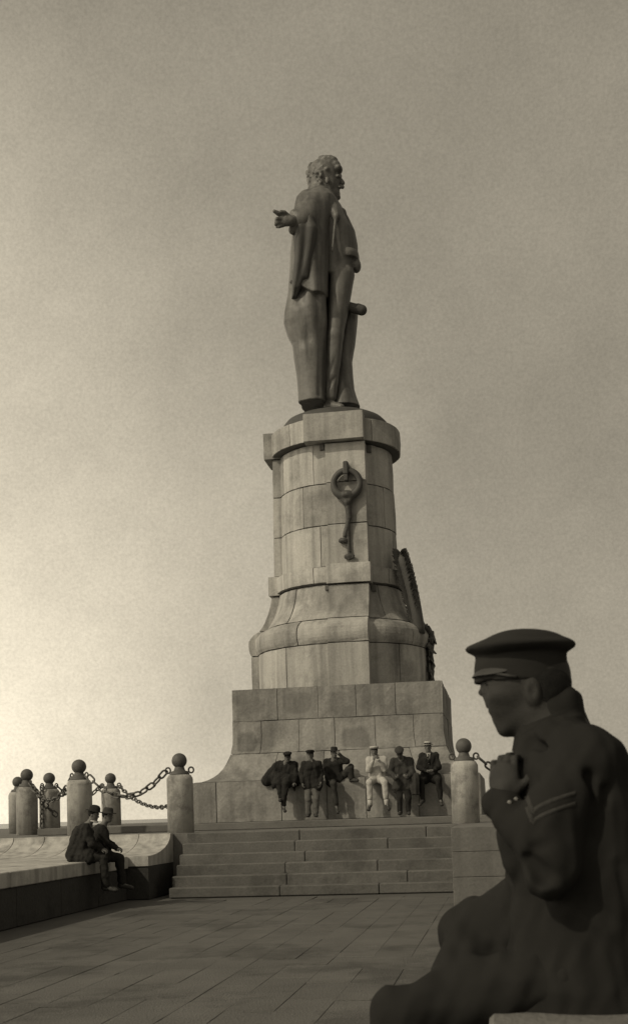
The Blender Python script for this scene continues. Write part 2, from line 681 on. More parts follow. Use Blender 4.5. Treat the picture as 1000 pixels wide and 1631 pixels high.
# lower platform
lp = bmesh.new()
box_bm(lp, (-30, 25.16, -0.02), (24, 92, ZL))
structure('platform', bm_mesh('platform', lp), 'platform')
structure('upper_platform', box_me('upper_platform', (-11.3, 28.3, ZL + 0.004), (3.2, 38.5, ZU), 0.012), 'platform')

# flight of steps
steps = thing('stone_steps', 'broad flight of worn stone steps below the monument', 'steps', (-3.9, 23.5, 0))
rise, run = ZL / 6.0, 0.285
for k in range(6):
    yy = 23.46 + run * k
    xs = [SX0 + 0.02 * random.uniform(-1, 1)]
    while xs[-1] < SX1 - 3.2:
        xs.append(xs[-1] + random.uniform(1.8, 2.7))
    xs.append(SX1)
    for a, b in zip(xs[:-1], xs[1:]):
        z1 = rise * (k + 1) + random.uniform(-0.006, 0.003)
        dy = random.uniform(-0.008, 0.008)
        me = box_me('step_block', (a + 0.003, yy + dy, 0.0 if k == 0 else rise * k - 0.05), (b - 0.003, 25.15 + 0.0, z1), 0.02)
        keep(link('step_block', me, 'step'), steps)

# right-hand cheek wall of the steps, built of big blocks
cheek = thing('cheek_wall', 'plain stone cheek wall at the right end of the steps, under a bollard', 'wall', (0.8, 23.6, 0))
cz = [-0.02, 0.46, 0.88, ZL + 0.03]
for k in range(3):
    xs = [-0.90, 0.55 if k % 2 else 1.2, 1.9 if k % 2 else 2.7, 3.6]
    for a, b in zip(xs[:-1], xs[1:]):
        keep(link('stone_block', box_me('stone_block', (a + .003, 20.3 + random.uniform(-.004, .004), cz[k] + .002), (b - .003, 26.9, cz[k + 1] - .002), 0.008), 'cheek'), cheek)

# left terrace: a seat-high ledge and a scooped face rising to the platform
ter = thing('terrace_ledge', 'pale stone terrace ledge with a scooped back where two men sit', 'ledge', (-8, 22, 0))
LZ = 0.86


def scoop_me(x0, x1, y0, y1, zb, zt, yback, zbot, nseg=14):
    prof = [(y0, zbot)]
    for i in range(nseg + 1):
        a_ = pi / 2 * i / nseg
        prof.append((y0 + (y1 - y0) * sin(a_), zt - (zt - zb) * cos(a_)))
    # concave: flat at the bottom, steep at the top
    prof.append((yback, zt))
    prof.append((yback, zbot))
    n_ = len(prof)
    vs = [(x0, a_, b_) for a_, b_ in prof] + [(x1, a_, b_) for a_, b_ in prof]
    fs = [(i, (i + 1) % n_, n_ + (i + 1) % n_, n_ + i) for i in range(n_)]
    fs += [tuple(range(n_ - 1, -1, -1)), tuple(range(n_, 2 * n_))]
    bm = bmesh.new()
    bv = [bm.verts.new(v) for v in vs]
    for f_ in fs:
        bm.faces.new([bv[i] for i in f_])
    return bm_mesh('stone_block', bm)


edges = [-7.0, -7.7, -8.5, -9.2, -9.8, -10.5, -11.0, -11.6, -12.3, -13.5, -15.0, -16.6, -18.2, -20.0]
for b, a in zip(edges[:-1], edges[1:]):
    keep(link('stone_block', scoop_me(a + .008, b - .008, 23.3, 24.95 + random.uniform(-.01, .01), LZ, ZL + 0.01, 25.14, LZ - .2), 'pale'), ter)
    keep(link('base_stone', box_me('base_stone', (a + .01, 23.33, 0.0), (b - .01, 25.1, LZ - .205), .012), 'painted_shade'), ter)  # shade below the scoop is put into this stone's colour
# the bit of scoop beside the steps, standing out to the end of the flight
ys = [3.0, 5.0, 7.2, 9.3, 11.4, 13.6, 15.6, 17.5, 19.4, 21.3, 23.29]
for a, b in zip(ys[:-1], ys[1:]):
    keep(link('ledge_stone', box_me('ledge_stone', (-20, a + .006, LZ - .24), (-7.42 + random.uniform(-.006, .006), b - .006, LZ), 0.014), 'pale'), ter)
    keep(link('face_stone', box_me('face_stone', (-19.9, a + .006 + .3, 0.0), (-7.46, b - .006 + .3 if b < 23 else b - .006, LZ - .245), 0.012), 'painted_shade'), ter)


# ------------------------------------------------------------------ pedestal
ped = thing('monument_pedestal', 'tall round stone pedestal on a flared square plinth, carrying the statue', 'pedestal', (AX, AY, ZU))


def patch(name, fn, u0, u1, v0, v1, nu, nv, thick, mat, parent, gap=0.008, gu=None, vs_list=None):
    """one dressed stone: a curved front fn(u, v, depth) with sides running back into the core"""
    gu = gap if gu is None else gu
    us = np.linspace(u0 + gu, u1 - gu, nu + 1)
    vv = np.linspace(v0 + gap, v1 - gap, nv + 1) if vs_list is None else np.clip(np.array(vs_list), v0 + gap, v1 - gap)
    nv = len(vv) - 1
    dp = random.uniform(-0.008, 0.008)
    ch = 0.012
    vs, fs, uvs = [], [], []
    for j, v in enumerate(vv):
        for i, u in enumerate(us):
            edge = i in (0, nu) or j in (0, nv)
            ju, jv = (random.uniform(-.004, .004) / (1 if abs(u1 - u0) > .9 else 2), random.uniform(-.006, .006)) if edge else (0, 0)
            vs.append(fn(u + ju * (u1 - u0) * .5, v + jv, dp - (ch * random.uniform(.5, 1.6) if edge else random.uniform(-.003, .003))))
            uvs.append((i / nu, j / nv))
    W = nu + 1
    for j in range(nv):
        for i in range(nu):
            fs.append((j * W + i, j * W + i + 1, (j + 1) * W + i + 1, (j + 1) * W + i))
    ring = [i for i in range(W)] + [j * W + nu for j in range(1, nv + 1)] + [nv * W + i for i in range(nu - 1, -1, -1)] + [j * W for j in range(nv - 1, 0, -1)]
    b0 = len(vs)
    for r in ring:
        i, j = r % W, r // W
        vs.append(fn(us[i], vv[j], -thick))
        uvs.append((i / nu, j / nv))
    for k in range(len(ring)):
        k2 = (k + 1) % len(ring)
        fs.append((ring[k2], ring[k], b0 + k, b0 + k2))
    me = mesh(name, vs, fs)
    uvl = me.uv_layers.new(name='UVMap')
    for lp_ in me.loops:
        uvl.data[lp_.index].uv = uvs[lp_.vertex_index]
    o = link(name, me, mat)
    keep(o, parent)
    return o


# --- square plinth: tier, scotia flare, upright top
HWT, HWU = 3.60, 2.72
ZT, ZF, ZP = 2.46, 3.62, 4.85


def hw(z):
    if z <= ZT:
        return HWT
    if z >= ZF:
        return HWU
    s = (ZF - z) / (ZF - ZT)
    return 3.54 - 0.82 * sqrt(max(0, 1 - s * s))


zs = [ZU - 0.02, ZT - 0.001] + [ZF - (ZF - ZT) * sin(pi / 2 * (1 - i / 12)) for i in range(13)] + [ZP]
cv, cf = [], []
for z in zs:
    h_ = hw(z) - 0.05
    cv += [(AX - h_, AY - h_, z), (AX + h_, AY - h_, z), (AX + h_, AY + h_, z), (AX - h_, AY + h_, z)]
for i in range(len(zs) - 1):
    for k in range(4):
        cf.append((i * 4 + k, i * 4 + (k + 1) % 4, i * 4 + 4 + (k + 1) % 4, i * 4 + 4 + k))
cf.append(tuple(range((len(zs) - 1) * 4, len(zs) * 4)))
plinth = keep(link('plinth', mesh('plinth', cv, cf), 'mortar'), ped)


def side_fn(side):
    c_, s_ = [(1, 0), (0, 1), (-1, 0), (0, -1)][side]

    def fn(u, v, d):
        h_ = hw(v)
        x, y = u * h_, -(h_ + d)
        x = min(max(x, -h_ - d), h_ + d) if abs(u) > 0.97 else x
        return (AX + c_ * x - s_ * y, AY + s_ * x + c_ * y, v)
    return fn


scz = [ZF - (ZF - ZT) * sin(pi / 2 * (1 - i / 10)) for i in range(11)]
courses = [(ZU, ZT - 0.002), (ZT, 3.18), (3.18, 4.02), (4.02, ZP)]
jf = [[-1, -.83, -.37, -.05, .22, .58, 1], [-1, -.55, -.12, .30, .66, 1], [-1, -.72, -.36, -.02, .36, .72, 1], [-1, -.56, -.17, .19, .56, 1]]
for side in range(4):
    fn = side_fn(side)
    for (za, zb), js in zip(courses, jf):
        vl = None
        if za >= ZT and zb < 4.05 and za < ZF:
            vl = [za] + [q for q in scz if za + 0.01 < q < zb - 0.01] + [zb]
        for a, b in zip(js[:-1], js[1:]):
            aa = a if side == 0 else -b
            bb = b if side == 0 else -a
            ga_ = 0.0035
            patch('stone_block', fn, aa - (ga_ if aa == -1 else 0), bb + (ga_ if bb == 1 else 0), za, zb, 4, 3, 0.045, 'plinth', plinth, 0.008, ga_ * .75, vl)

# --- round drum, profile of (radius, height)
PROF = [(2.36, 4.80), (2.36, 5.99), (2.365, 6.02), (2.40, 6.10), (2.425, 6.20), (2.43, 6.30), (2.41, 6.42), (2.34, 6.54), (2.22, 6.63),
        (2.13, 6.67), (2.04, 6.76), (1.94, 6.93), (1.85, 7.13), (1.78, 7.34), (1.735, 7.55), (1.71, 7.68)]


def rad(z):
    A = np.array(PROF)
    if z <= 7.68:
        return float(np.interp(z, A[:, 1], A[:, 0]))
    if z < 8.15:
        return 1.80
    if z < 11.55:
        return 1.64 - 0.05 * (z - 8.15) / 3.4
    return 1.83


core = [(r - 0.06, z) for r, z in PROF] + [(1.74, 7.681), (1.74, 8.14), (1.58, 8.15), (1.53, 11.55), (1.77, 11.56), (1.77, 12.17), (1.2, 12.19)]
drum = link('drum', lathe_me('drum', core, 64, smooth=False), 'mortar', ped)
drum.location = (DX - AX, 0, -ZU)


def drum_fn(u, v, d):
    r = rad(v) + d
    return (DX + r * sin(u), AY - r * cos(u), v)


dz = [(4.86, 5.99), (6.0, 6.67), (6.68, 7.66), (7.70, 8.14), (8.16, 9.28), (9.29, 10.42), (10.43, 11.53), (11.56, 12.18)]
for k, (za, zb) in enumerate(dz):
    n_ = [9, 9, 9, 10, 8, 8, 8, 10][k]
    ph = [0.1, 0.35, 0.1, 0.33, -0.22, 0.28, -0.30, 0.05][k]
    nv = {1: 8, 2: 8}.get(k, 2)
    for i in range(n_):
        a0 = ph + 2 * pi * i / n_ + random.uniform(-.05, .05)
        a1 = ph + 2 * pi * (i + 1) / n_ + random.uniform(-.05, .05)
        if i == 0:
            first = a0
        else:
            a0 = prev
        if i == n_ - 1:
            a1 = first + 2 * pi
        prev = a1
        patch('stone_block', drum_fn, a0, a1, za, zb, 10, nv, 0.06, 'drum' if k > 0 else 'plinth' if k < 0 else 'drum', drum, 0.010, 0.006)

# --- projecting flat strips up the front and the other sides
PANZ = [(4.86, 5.99), (6.0, 6.67), (6.68, 7.63), (7.655, 8.19), (8.20, 9.28), (9.29, 10.42), (10.43, 11.50), (11.52, 12.27)]


def strip(nm, off, half, ang, extra=0.09):
    ca, sa = cos(ang), sin(ang)
    root = None
    for k, (za, zb) in enumerate(PANZ):
        e = extra
        hwid, o_ = half, off
        if k == 7:
            hwid, o_ = half + (0.27 if off else 0.06), off - (0.27 if off else 0)
        if k == 3:
            hwid = half + 0.06
        nv = {1: 8, 2: 8}.get(k, 2)

        def fn(u, v, d, o_=o_):
            r = rad(min(max(v, za + .001), zb - .001)) if k not in (3, 7) else (1.80 if k == 3 else 1.83)
            if k == 6:
                r = rad(min(v, 11.4))
            x, y = o_ + u, -(r + e + d)
            return (DX + x * ca - y * sa, AY + x * sa + y * ca, v)
        p_ = patch('panel_stone', fn, -hwid, hwid, za, zb, 2, nv, 0.75 if k != 7 else 0.5, 'drum', ped if root is None else root, 0.009, 0.0)
        if root is None:
            root = p_
    return root


front = strip('panel', 0.46, 0.53, 0.0)
for a_ in (-pi / 2, pi):
    strip('panel', 0.0, 0.5, a_, 0.15)
# dark boxes added for the shade in the recesses under the cornice and under the band, either side of the front strip
for (x_, z0_, z1_) in ((-0.16, 11.34, 11.5), (1.06, 11.30, 11.5), (-0.12, 7.50, 7.63), (1.08, 7.46, 7.63)):
    r_ = rad(z0_)
    y_ = AY - sqrt(r_ * r_ - x_ * x_)
    keep(link('notch_shade', box_me('notch_shade', (DX + x_ - .06, y_ - .07, z0_), (DX + x_ + .06, y_ + .2, z1_), .008), 'mortar'), ped)

# --- mooring ring with two rope ends on the front strip
fy = AY - rad(10.4) - 0.09
rp = at(552, 770, fy - 0.13)
ring = keep(link('mooring_ring', tube_me('mooring_ring', [(rp[0] + .35 * cos(a), fy - .13, rp[2] + .35 * sin(a)) for a in np.linspace(0, 2 * pi, 40, endpoint=False)],
            [0.085 + 0.035 * max(0, -sin(a)) for a in np.linspace(0, 2 * pi, 40, endpoint=False)], 14, True), 'bronze_dark'), ped)
prs = []
b0, b1 = at(550, 733, fy - .02), at(551, 768, fy - .24)
bm = bmesh.new()
box_bm(bm, (rp[0] - .075, fy - .27, rp[2] + .22), (rp[0] + .065, fy + .02, rp[2] + .58), 0.03)
box_bm(bm, (rp[0] - .055, fy - .25, rp[2] + .05), (rp[0] + .05, fy - .05, rp[2] + .26), 0.02)
keep(link('bracket', bm_mesh('bracket', bm), 'bronze_dark'), ring)
P = lambda x, y, d=0.14: at(x, y, fy - d)
pr = [(ell(P(552, 788, .16), (.20, .12, .12)), .05), (cone(P(538, 783), P(551, 800), .07, .09), .05), (cone(P(566, 783), P(554, 800), .07, .09), .05),
      (cone(P(553, 800, .12), P(556, 825, .1), .09, .065), .04), (cone(P(556, 825, .1), P(549, 853, .1), .06, .06), .02), (ell(P(546, 861, .1), (.12, .09, .075)), .04),
      (cone(P(555, 815, .12), P(554, 850, .07), .06, .06), .02), (cone(P(554, 850, .07), P(556, 878, .07), .06, .055), .03), (ell(P(556, 886, .09), (.145, .09, .08)), .05)]
for k in range(5):
    pr.append((ell(P(542 + 2.2 * k, 864 - abs(k - 2), .12), (.022, .05, .05)), .005))
    pr.append((ell(P(550 + 3 * k, 889 - abs(k - 2), .12), (.028, .05, .06)), .005))
sculpt('rope_ends', pr, 0.014, 'bronze_dark', ring, (0.004, 60), 3)

# --- bronze palm leaning against the right side, with a wreath at its foot
palm = None
tip, foot = at(638, 884, AY - 0.75), at(666, 1004, AY - 0.8)
stem = [tip * (1 - t_) + foot * t_ + np.array([0.05 * sin(pi * t_), 0, 0]) for t_ in np.linspace(-0.02, 1.05, 14)]
palm = keep(link('palm_branch', tube_me('palm_branch', stem, [0.10] + [0.20 - 0.002 * i for i in range(13)], 10), 'bronze_dark'), ped)


def blade(a, b, wid, nrm):
    a, b, nrm = np.array(a), np.array(b), np.array(nrm)
    d = b - a
    s = np.cross(d, nrm)
    s = s / np.linalg.norm(s)
    vs, fs = [], []
    pf = [(0, .35), (.25, .9), (.5, 1), (.8, .6), (1, .05)]
    for t_, w_ in pf:
        c_ = a + d * t_ - nrm * 0.10 * t_ * t_
        vs += [c_ - s * wid * w_, c_ + nrm * .03, c_ + s * wid * w_, c_ - nrm * .02]
    for i in range(len(pf) - 1):
        for k in range(4):
            fs.append((i * 4 + k, i * 4 + (k + 1) % 4, i * 4 + 4 + (k + 1) % 4, i * 4 + 4 + k))
    fs += [(3, 2, 1, 0), tuple(range(len(vs) - 4, len(vs)))]
    return mesh('palm_leaf', vs, fs)


def kid(name, me, mat, root, part):
    """sub-part built in world coordinates"""
    o = link(name, me, mat)
    return keep(o, part)


for i in range(46):
    t_ = i / 45
    c_ = tip * (1 - t_) + foot * t_
    for sgn in (-1, 0, 1):
        ln = 0.40 * (0.6 + 0.4 * sin(pi * min(1, t_ * .8 + .2)))
        dirn = np.array([(0.55, .75, -.55)[sgn + 1] + random.uniform(-.08, .08), (-.85, -.5, -.75)[sgn + 1], 0.55 + random.uniform(-.1, .1)])
        dirn /= np.linalg.norm(dirn)
        kid('palm_leaf', blade(c_, c_ + dirn * ln, 0.085, (0.6, -.7, 0.3)), 'bronze_dark', ped, palm)
pts = []
wc = at(672, 1040, AY - 0.75)
wre = None
for i in range(46):
    z = 6.62 - 1.50 * i / 45
    r = rad(z) + 0.07
    a_ = radians(89 + random.uniform(-7, 16))
    q = np.array([DX + r * sin(a_), AY - r * cos(a_), z])
    nrm = np.array([sin(a_), -cos(a_), 0.1])
    d = np.array([random.uniform(-.1, .2), random.uniform(-.6, .6), random.uniform(-.7, .5)])
    d = d / np.linalg.norm(d) * random.uniform(.20, .30)
    if i == 0:
        stemp = [np.array([DX + (rad(z_) + .05) * sin(radians(90)), AY - (rad(z_) + .05) * cos(radians(90)), z_]) for z_ in np.linspace(6.7, 5.1, 12)]
        wre = keep(link('laurel_garland', tube_me('laurel_garland', stemp, [.10 + .025 * (k % 2) for k in range(12)], 8), 'bronze_dark'), ped)
    kid('laurel_leaf', blade(q, q + d + nrm * .05, 0.105, nrm), 'bronze_dark', ped, wre)

# ------------------------------------------------------------------ bronze statue
SY = AY
stat = thing('bronze_statue', 'colossal dark bronze statue of a coated man holding out one arm, on the pedestal', 'statue', (DX, AY, 12.19))
B = lambda x, y, d=0.0: at(x, y, SY + d)


def V(*a):
    return np.array(a, float)


# mound of rock under the feet
mp = [(1.52, 0.0), (1.52, .12), (1.47, .26), (1.36, .38), (1.18, .47), (.95, .54), (.6, .6), (.2, .62)]
mo = link('bronze_mound', lathe_me('bronze_mound', mp, 48, True, 0.02), 'bronze_dark', stat)
mo.location = (0, 0, 0)

# figure: head, torso in waistcoat, trousers, boots, stretched arm and hand
hz = [
    (ell(B(513, 279, 0), (.42, .36, .47)), .02),
    (ell(B(520, 284, 0), (.36, .33, .45)), .08),
    (ell(B(527, 296, 0), (.27, .27, .36)), .08),
    (ell(B(534, 309, 0), (.15, .19, .16)), .06),             # beard
    (ell(B(539, 314, 0), (.075, .12, .07)), .04),
    (cone(B(540.5, 283), B(545.5, 291.5), .045, .06), .03),  # nose
    (cone(B(541, 298, -.10), B(545, 298, 0), .05, .05), .03), (cone(B(541, 298, .10), B(545, 298, 0), .05, .05), .03),
    (cone(B(538, 280.5, -.18), B(541, 280.5, 0), .05, .055), .03), (cone(B(538, 280.5, .18), B(541, 280.5, 0), .05, .055), .03),
    (ell(B(521, 287, -.35), (.07, .05, .12)), .02), (ell(B(521, 287, .35), (.07, .05, .12)), .02),
    (cone(B(510, 296, .02), B(508, 316, .05), .33, .42), .10),
]
for i in range(150):                                          # curly hair in locks over the skull, down to the nape
    v_ = rng.normal(size=3)
    v_ /= np.linalg.norm(v_)
    x_, y_, d_ = 513 + 24 * v_[0], 278.5 + 26.5 * v_[1], .375 * v_[2]
    if v_[0] > .30 + .55 * max(0, -v_[1]) or y_ > 297 or (v_[0] > .1 and v_[1] > .1):
        continue
    hz.append((ell(B(x_, y_, d_), rng.uniform(.03, .05, 3) if v_[0] < -.15 else rng.uniform(.05, .075, 3)), .05))
for x_, y_ in ((526, 256), (532, 258), (519, 256), (536, 264), (539, 270)):
    hz.append((ell(B(x_, y_, -.08), (.11, .2, .10)), .05))
body = hz + [
    (loft(prows(SY, [(306, 497, 524, .36, .05), (318, 484, 534, .55, .05), (332, 483, 545, .72, .05), (350, 490, 555, .74, .05), (372, 500, 565.5, .70, .05), (395, 505, 569.5, .66, .05),
                     (415, 508, 569.5, .62, .05), (432, 508, 565, .58, .05), (445, 508, 562, .55, .05)])), .12),
    (cone(B(545, 440, -.22), B(533.5, 535, -.27), .35, .235), .10), (cone(B(533.5, 535, -.27), B(527, 632, -.25), .235, .175), .06),
    (cone(B(535, 440, .35), B(520, 535, .30), .40, .28), .10), (cone(B(520, 535, .30), B(510, 632, .25), .28, .2), .06),
    (cone(B(524, 646, -.2), B(543, 648, -.45), .16, .11), .05), (cone(B(512, 647, .3), B(526, 648, .3), .17, .12), .05),
    # waistband sash and hand tucked at the waist
    (loft(prows(SY, [(407, 541, 571, .52, .02), (413, 540, 572, .55, .02), (419, 540, 571.5, .52, .02)]), 2.6), .02),
    (ell(B(567, 424, -.05), (.13, .2, .19)), .05),
    # right arm held out towards the viewer's left
    (cone(B(505, 338, -.5), B(480, 353, -1.05), .33, .22), .15), (cone(B(480, 353, -1.05), B(463, 352, -1.35), .20, .13), .08),
    (ell(B(456, 352, -1.45), (.20, .11, .14)), .06),
]
# hand: pointing finger, three curled, thumb below
for (p_, q_, r_) in [((452, 346, -1.46), (443, 340, -1.55), .058), ((443, 340, -1.55), (436.5, 336.5, -1.62), .046),
                     ((449, 350, -1.50), (441, 349, -1.58), .058), ((441, 349, -1.58), (439, 354, -1.55), .048),
                     ((449, 355, -1.49), (441.5, 355, -1.55), .056), ((441.5, 355, -1.55), (438.5, 358, -1.52), .047),
                     ((451, 359, -1.46), (445, 361, -1.5), .052), ((445, 361, -1.5), (441, 362, -1.46), .043),
                     ((460, 345, -1.45), (453, 338.5, -1.55), .055), ((453, 338.5, -1.55), (448, 337.5, -1.58), .045)]:
    body.append((cone(B(*p_), B(*q_), r_, r_ * .9), .02))
for (a_, b_, r_) in [((556, 470, -.62), (534, 520, -.60), .07), ((552, 500, -.60), (536, 560, -.55), .06), ((532, 470, -.56), (545, 500, -.66), .05), ((526, 590, -.50), (538, 560, -.50), .05), ((523, 615, -.44), (534, 600, -.44), .04),
                     ((548, 355, -.80), (562, 395, -.75), .05), ((552, 385, -.80), (566, 405, -.70), .05)]:
    body.append((cone(B(*a_), B(*b_), r_, r_ * .4), .06, '-'))
sculpt('figure', [b_ if len(b_) == 3 else (b_[0], b_[1], '+') for b_ in body], 0.026, 'bronze', stat, (0.010, 6), 11)

# long coat: a jacket layer cut off along a slanting hem, the skirts below it, and the cloak hanging from the arm
jk = [
    (loft(prows(SY, [(309, 490, 520, .38, -.02), (318, 482, 532, .66, -.02), (330, 476, 537, .84, -.04), (345, 474, 534, .92, -.06), (368, 471, 531, .95, -.08), (400, 469, 528.5, .95, -.08),
                     (440, 467, 526, .94, -.08), (486, 464, 525.5, .92, -.08)]), 4.5, 0.02, 6, 0.6, 0.3), .04, '+'),
]
ha, hb = B(458, 443, -1), B(533, 482, -1)
hd_ = unit3(hb - ha)
RHm = np.stack([hd_, V(0, 1, 0), np.cross(hd_, V(0, 1, 0))])
if RHm[2][2] < 0:
    RHm[2] *= -1
jk.append((rbox((ha + hb) / 2 - RHm[2] * 1.0 + V(0, 1, 0), (2.2, 2.0, 1.0), RHm, .02), .03, '-'))
coat = jk + [
    (loft(prows(SY, [(430, 468, 523, .72, -.03), (478, 464.5, 523.5, .78, -.04), (505, 459.5, 523.5, .82, -.06), (521, 457.5, 523.5, .82, -.06), (540, 463, 523, .76, -.06), (556, 470, 522.5, .70, -.06),
                     (605, 477, 521.5, .66, -.06), (624, 479, 521, .66, -.06), (648, 480, 521, .66, -.06)]), 4.2, 0.05, 6, 2.2, 0.35), .02, '+'),
    (cone(B(505, 335, -.45), B(478, 352, -1.1), .40, .30), .14, '+'),
    (cone(B(474, 346, -1.12), B(468, 341, -1.20), .20, .13), .05, '+'), (cone(B(474, 360, -1.12), B(466, 366, -1.15), .22, .12), .08, '+'),
    # lapel and the open front edge running to the foot
    (cone(B(527, 320, -.40), B(536, 345, -.70), .16, .13), .08, '+'), (cone(B(535, 345, -.74), B(529, 400, -.80), .07, .04), .06, '+'),
    (cone(B(522, 318, .05), B(545, 338, -.25), .14, .10), .08, '+'), (cone(B(545, 338, -.25), B(560, 366, -.22), .10, .05), .06, '+'),
    # creases of the skirts
    (cone(B(524, 494, -.98), B(503, 521, -.95), .10, .08), .07, '-'), (cone(B(503, 521, -.95), B(497, 566, -.86), .08, .03), .07, '-'),
    (cone(B(466, 516, -.9), B(478, 570, -.80), .09, .05), .09, '-'), (cone(B(512, 560, -.82), B(509, 628, -.72), .08, .05), .08, '-'),
    (cone(B(489, 560, -.62), B(492, 628, -.5), .16, .12), .16, '+'), (cone(B(478, 500, -.70), B(484, 560, -.62), .16, .10), .16, '+'),
]
sculpt('coat', coat, 0.028, 'bronze', stat, (0.010, 5), 5)
cloak = [
    (loft(prows(SY, [(352, 470, 506, .30, -.95), (372, 468, 510, .36, -.92), (400, 467.5, 504, .34, -.85), (430, 467, 494, .32, -.80), (455, 465.5, 484, .28, -.78), (478, 464, 474, .2, -.75)]), 2.6, 0.10, 5, 0.2, .5), .03, '+'),
    (cone(B(480, 362, -1.2), B(474, 455, -.98), .13, .06), .14, '+'), (cone(B(497, 366, -1.15), B(488, 440, -1.0), .12, .05), .14, '+'),
]
sculpt('cloak', cloak, 0.028, 'bronze_dark', stat, (0.012, 6), 8)

# draped support with the unrolled map on it
st_ = [(loft(prows(SY, [(490, 541, 570.5, .30, .42), (520, 536, 567.5, .32, .42), (548, 533, 564, .32, .42), (575, 531, 559, .34, .4), (600, 530, 561, .40, .36), (620, 530, 563.5, .46, .34), (640, 529, 569, .52, .32), (652, 528, 573, .56, .3)]), 3.0, 0.05, 6, 1.0), .03)]
sculpt('map_support', [(c_[0], c_[1], '+') for c_ in st_], 0.03, 'bronze', stat, (0.006, 8), 4)
rl = [(cone(B(556, 489, -.1), B(573, 493.5, -.05), .14, .14), .02), (cone(B(570, 492, -.06), B(576, 494, -.05), .15, .15), .01), (cone(B(574, 493.7, -.06), B(578, 494.7, -.06), .06, .06), .01, '-')]
sculpt('rolled_map', [(c_ if len(c_) == 3 else (c_[0], c_[1], '+')) for c_ in rl], 0.02, 'bronze_dark', stat)

# ------------------------------------------------------------------ bollards and chains
def make_bollard(label, loc):
    t_ = thing('bollard', label, 'bollard', loc, 'stone bollards with iron balls round the monument')
    pr_ = [(.29, 0), (.29, 1.16), (.285, 1.20), (.245, 1.265), (.22, 1.275)]
    post = link('stone_post', lathe_me('stone_post', pr_, 18, False), 'post', t_)
    post.data.shade_smooth()
    cl = link('iron_collar', lathe_me('iron_collar', [(.22, 1.272), (.22, 1.30), (.20, 1.315), (.20, 1.345), (.13, 1.365), (.11, 1.42), (.10, 1.46)], 24), 'iron', t_)
    bl = link('iron_ball', lathe_me('iron_ball', [(.168 * sin(a), 1.585 - .168 * cos(a)) for a in np.linspace(0.5, pi - .02, 18)], 28), 'iron', t_)
    rings = []
    for s in (-1, 1):
        me = tube_me('side_ring', [(s * (.20 + .055 + .055 * cos(a)), 0.0, 1.375 + .062 * sin(a)) for a in np.linspace(0, 2 * pi, 16, endpoint=False)], .019, 6, True)
        rings.append(link('side_ring', me, 'iron', t_))
    t_.rotation_euler = (0, 0, 0)
    return t_


def copy_thing(src, loc, rz, label):
    r_ = src.copy()
    COL.objects.link(r_)
    r_.location = loc
    r_.rotation_euler = (0, 0, rz)
    r_['label'] = label
    for ch in list(src.children):
        c_ = ch.copy()
        COL.objects.link(c_)
        c_.parent = r_
    return r_


BP = {'a': (-7.02, 25.85, ZL), 'b': (-9.81, 27.2, ZL), 'c': (-12.62, 30.9, ZL), 'd': (-15.0, 36.0, ZL), 'e': (-12.95, 33.4, ZL), 'f': (-11.9, 35.8, ZL), 'g': (-0.81, 25.5, ZL + 0.03), 'h': (2.1, 27.2, ZL)}
BL = {'a': 'stone bollard with iron ball at the left end of the steps', 'b': 'stone bollard rising directly behind the two seated hatted men',
      'c': 'leftmost pale stone bollard in the front of the chained row', 'd': 'stone bollard almost hidden behind the leftmost pale one, its ball peeping out',
      'e': 'far stone bollard with a loose chain hanging down its front', 'f': 'far stone bollard crossed by chain, seen just right of the hatted men',
      'g': 'stone bollard with iron ball at the right end of the steps', 'h': 'stone bollard hidden behind the uniformed man in the peaked cap'}
b0_ = make_bollard(BL['a'], BP['a'])
b0_.rotation_euler = (0, 0, radians(8))
for k in 'bcdefgh':
    q_ = copy_thing(b0_, BP[k], radians({'b': -30, 'c': -45, 'd': -60, 'e': 60, 'f': 20, 'g': 9, 'h': 30}[k]), BL[k])
    q_.rotation_euler = (random.uniform(-.012, .012), random.uniform(-.012, .012), q_.rotation_euler[2])
    q_.scale = (1 + random.uniform(-.025, .025),) * 2 + (1 + random.uniform(-.015, .015),)


def link_me(L_=0.30, W_=0.17, r_=0.023):
    a_, b_ = L_ / 2 - W_ / 2, W_ / 2 - r_
    pts_ = []
    for i in range(9):
        th = -pi / 2 + pi * i / 8
        pts_.append((a_ + b_ * cos(th), b_ * sin(th), 0))
    for i in range(9):
        th = pi / 2 + pi * i / 8
        pts_.append((-a_ + b_ * cos(th), b_ * sin(th), 0))
    return tube_me('chain_link', pts_, r_, 7, True)


LINK = {}


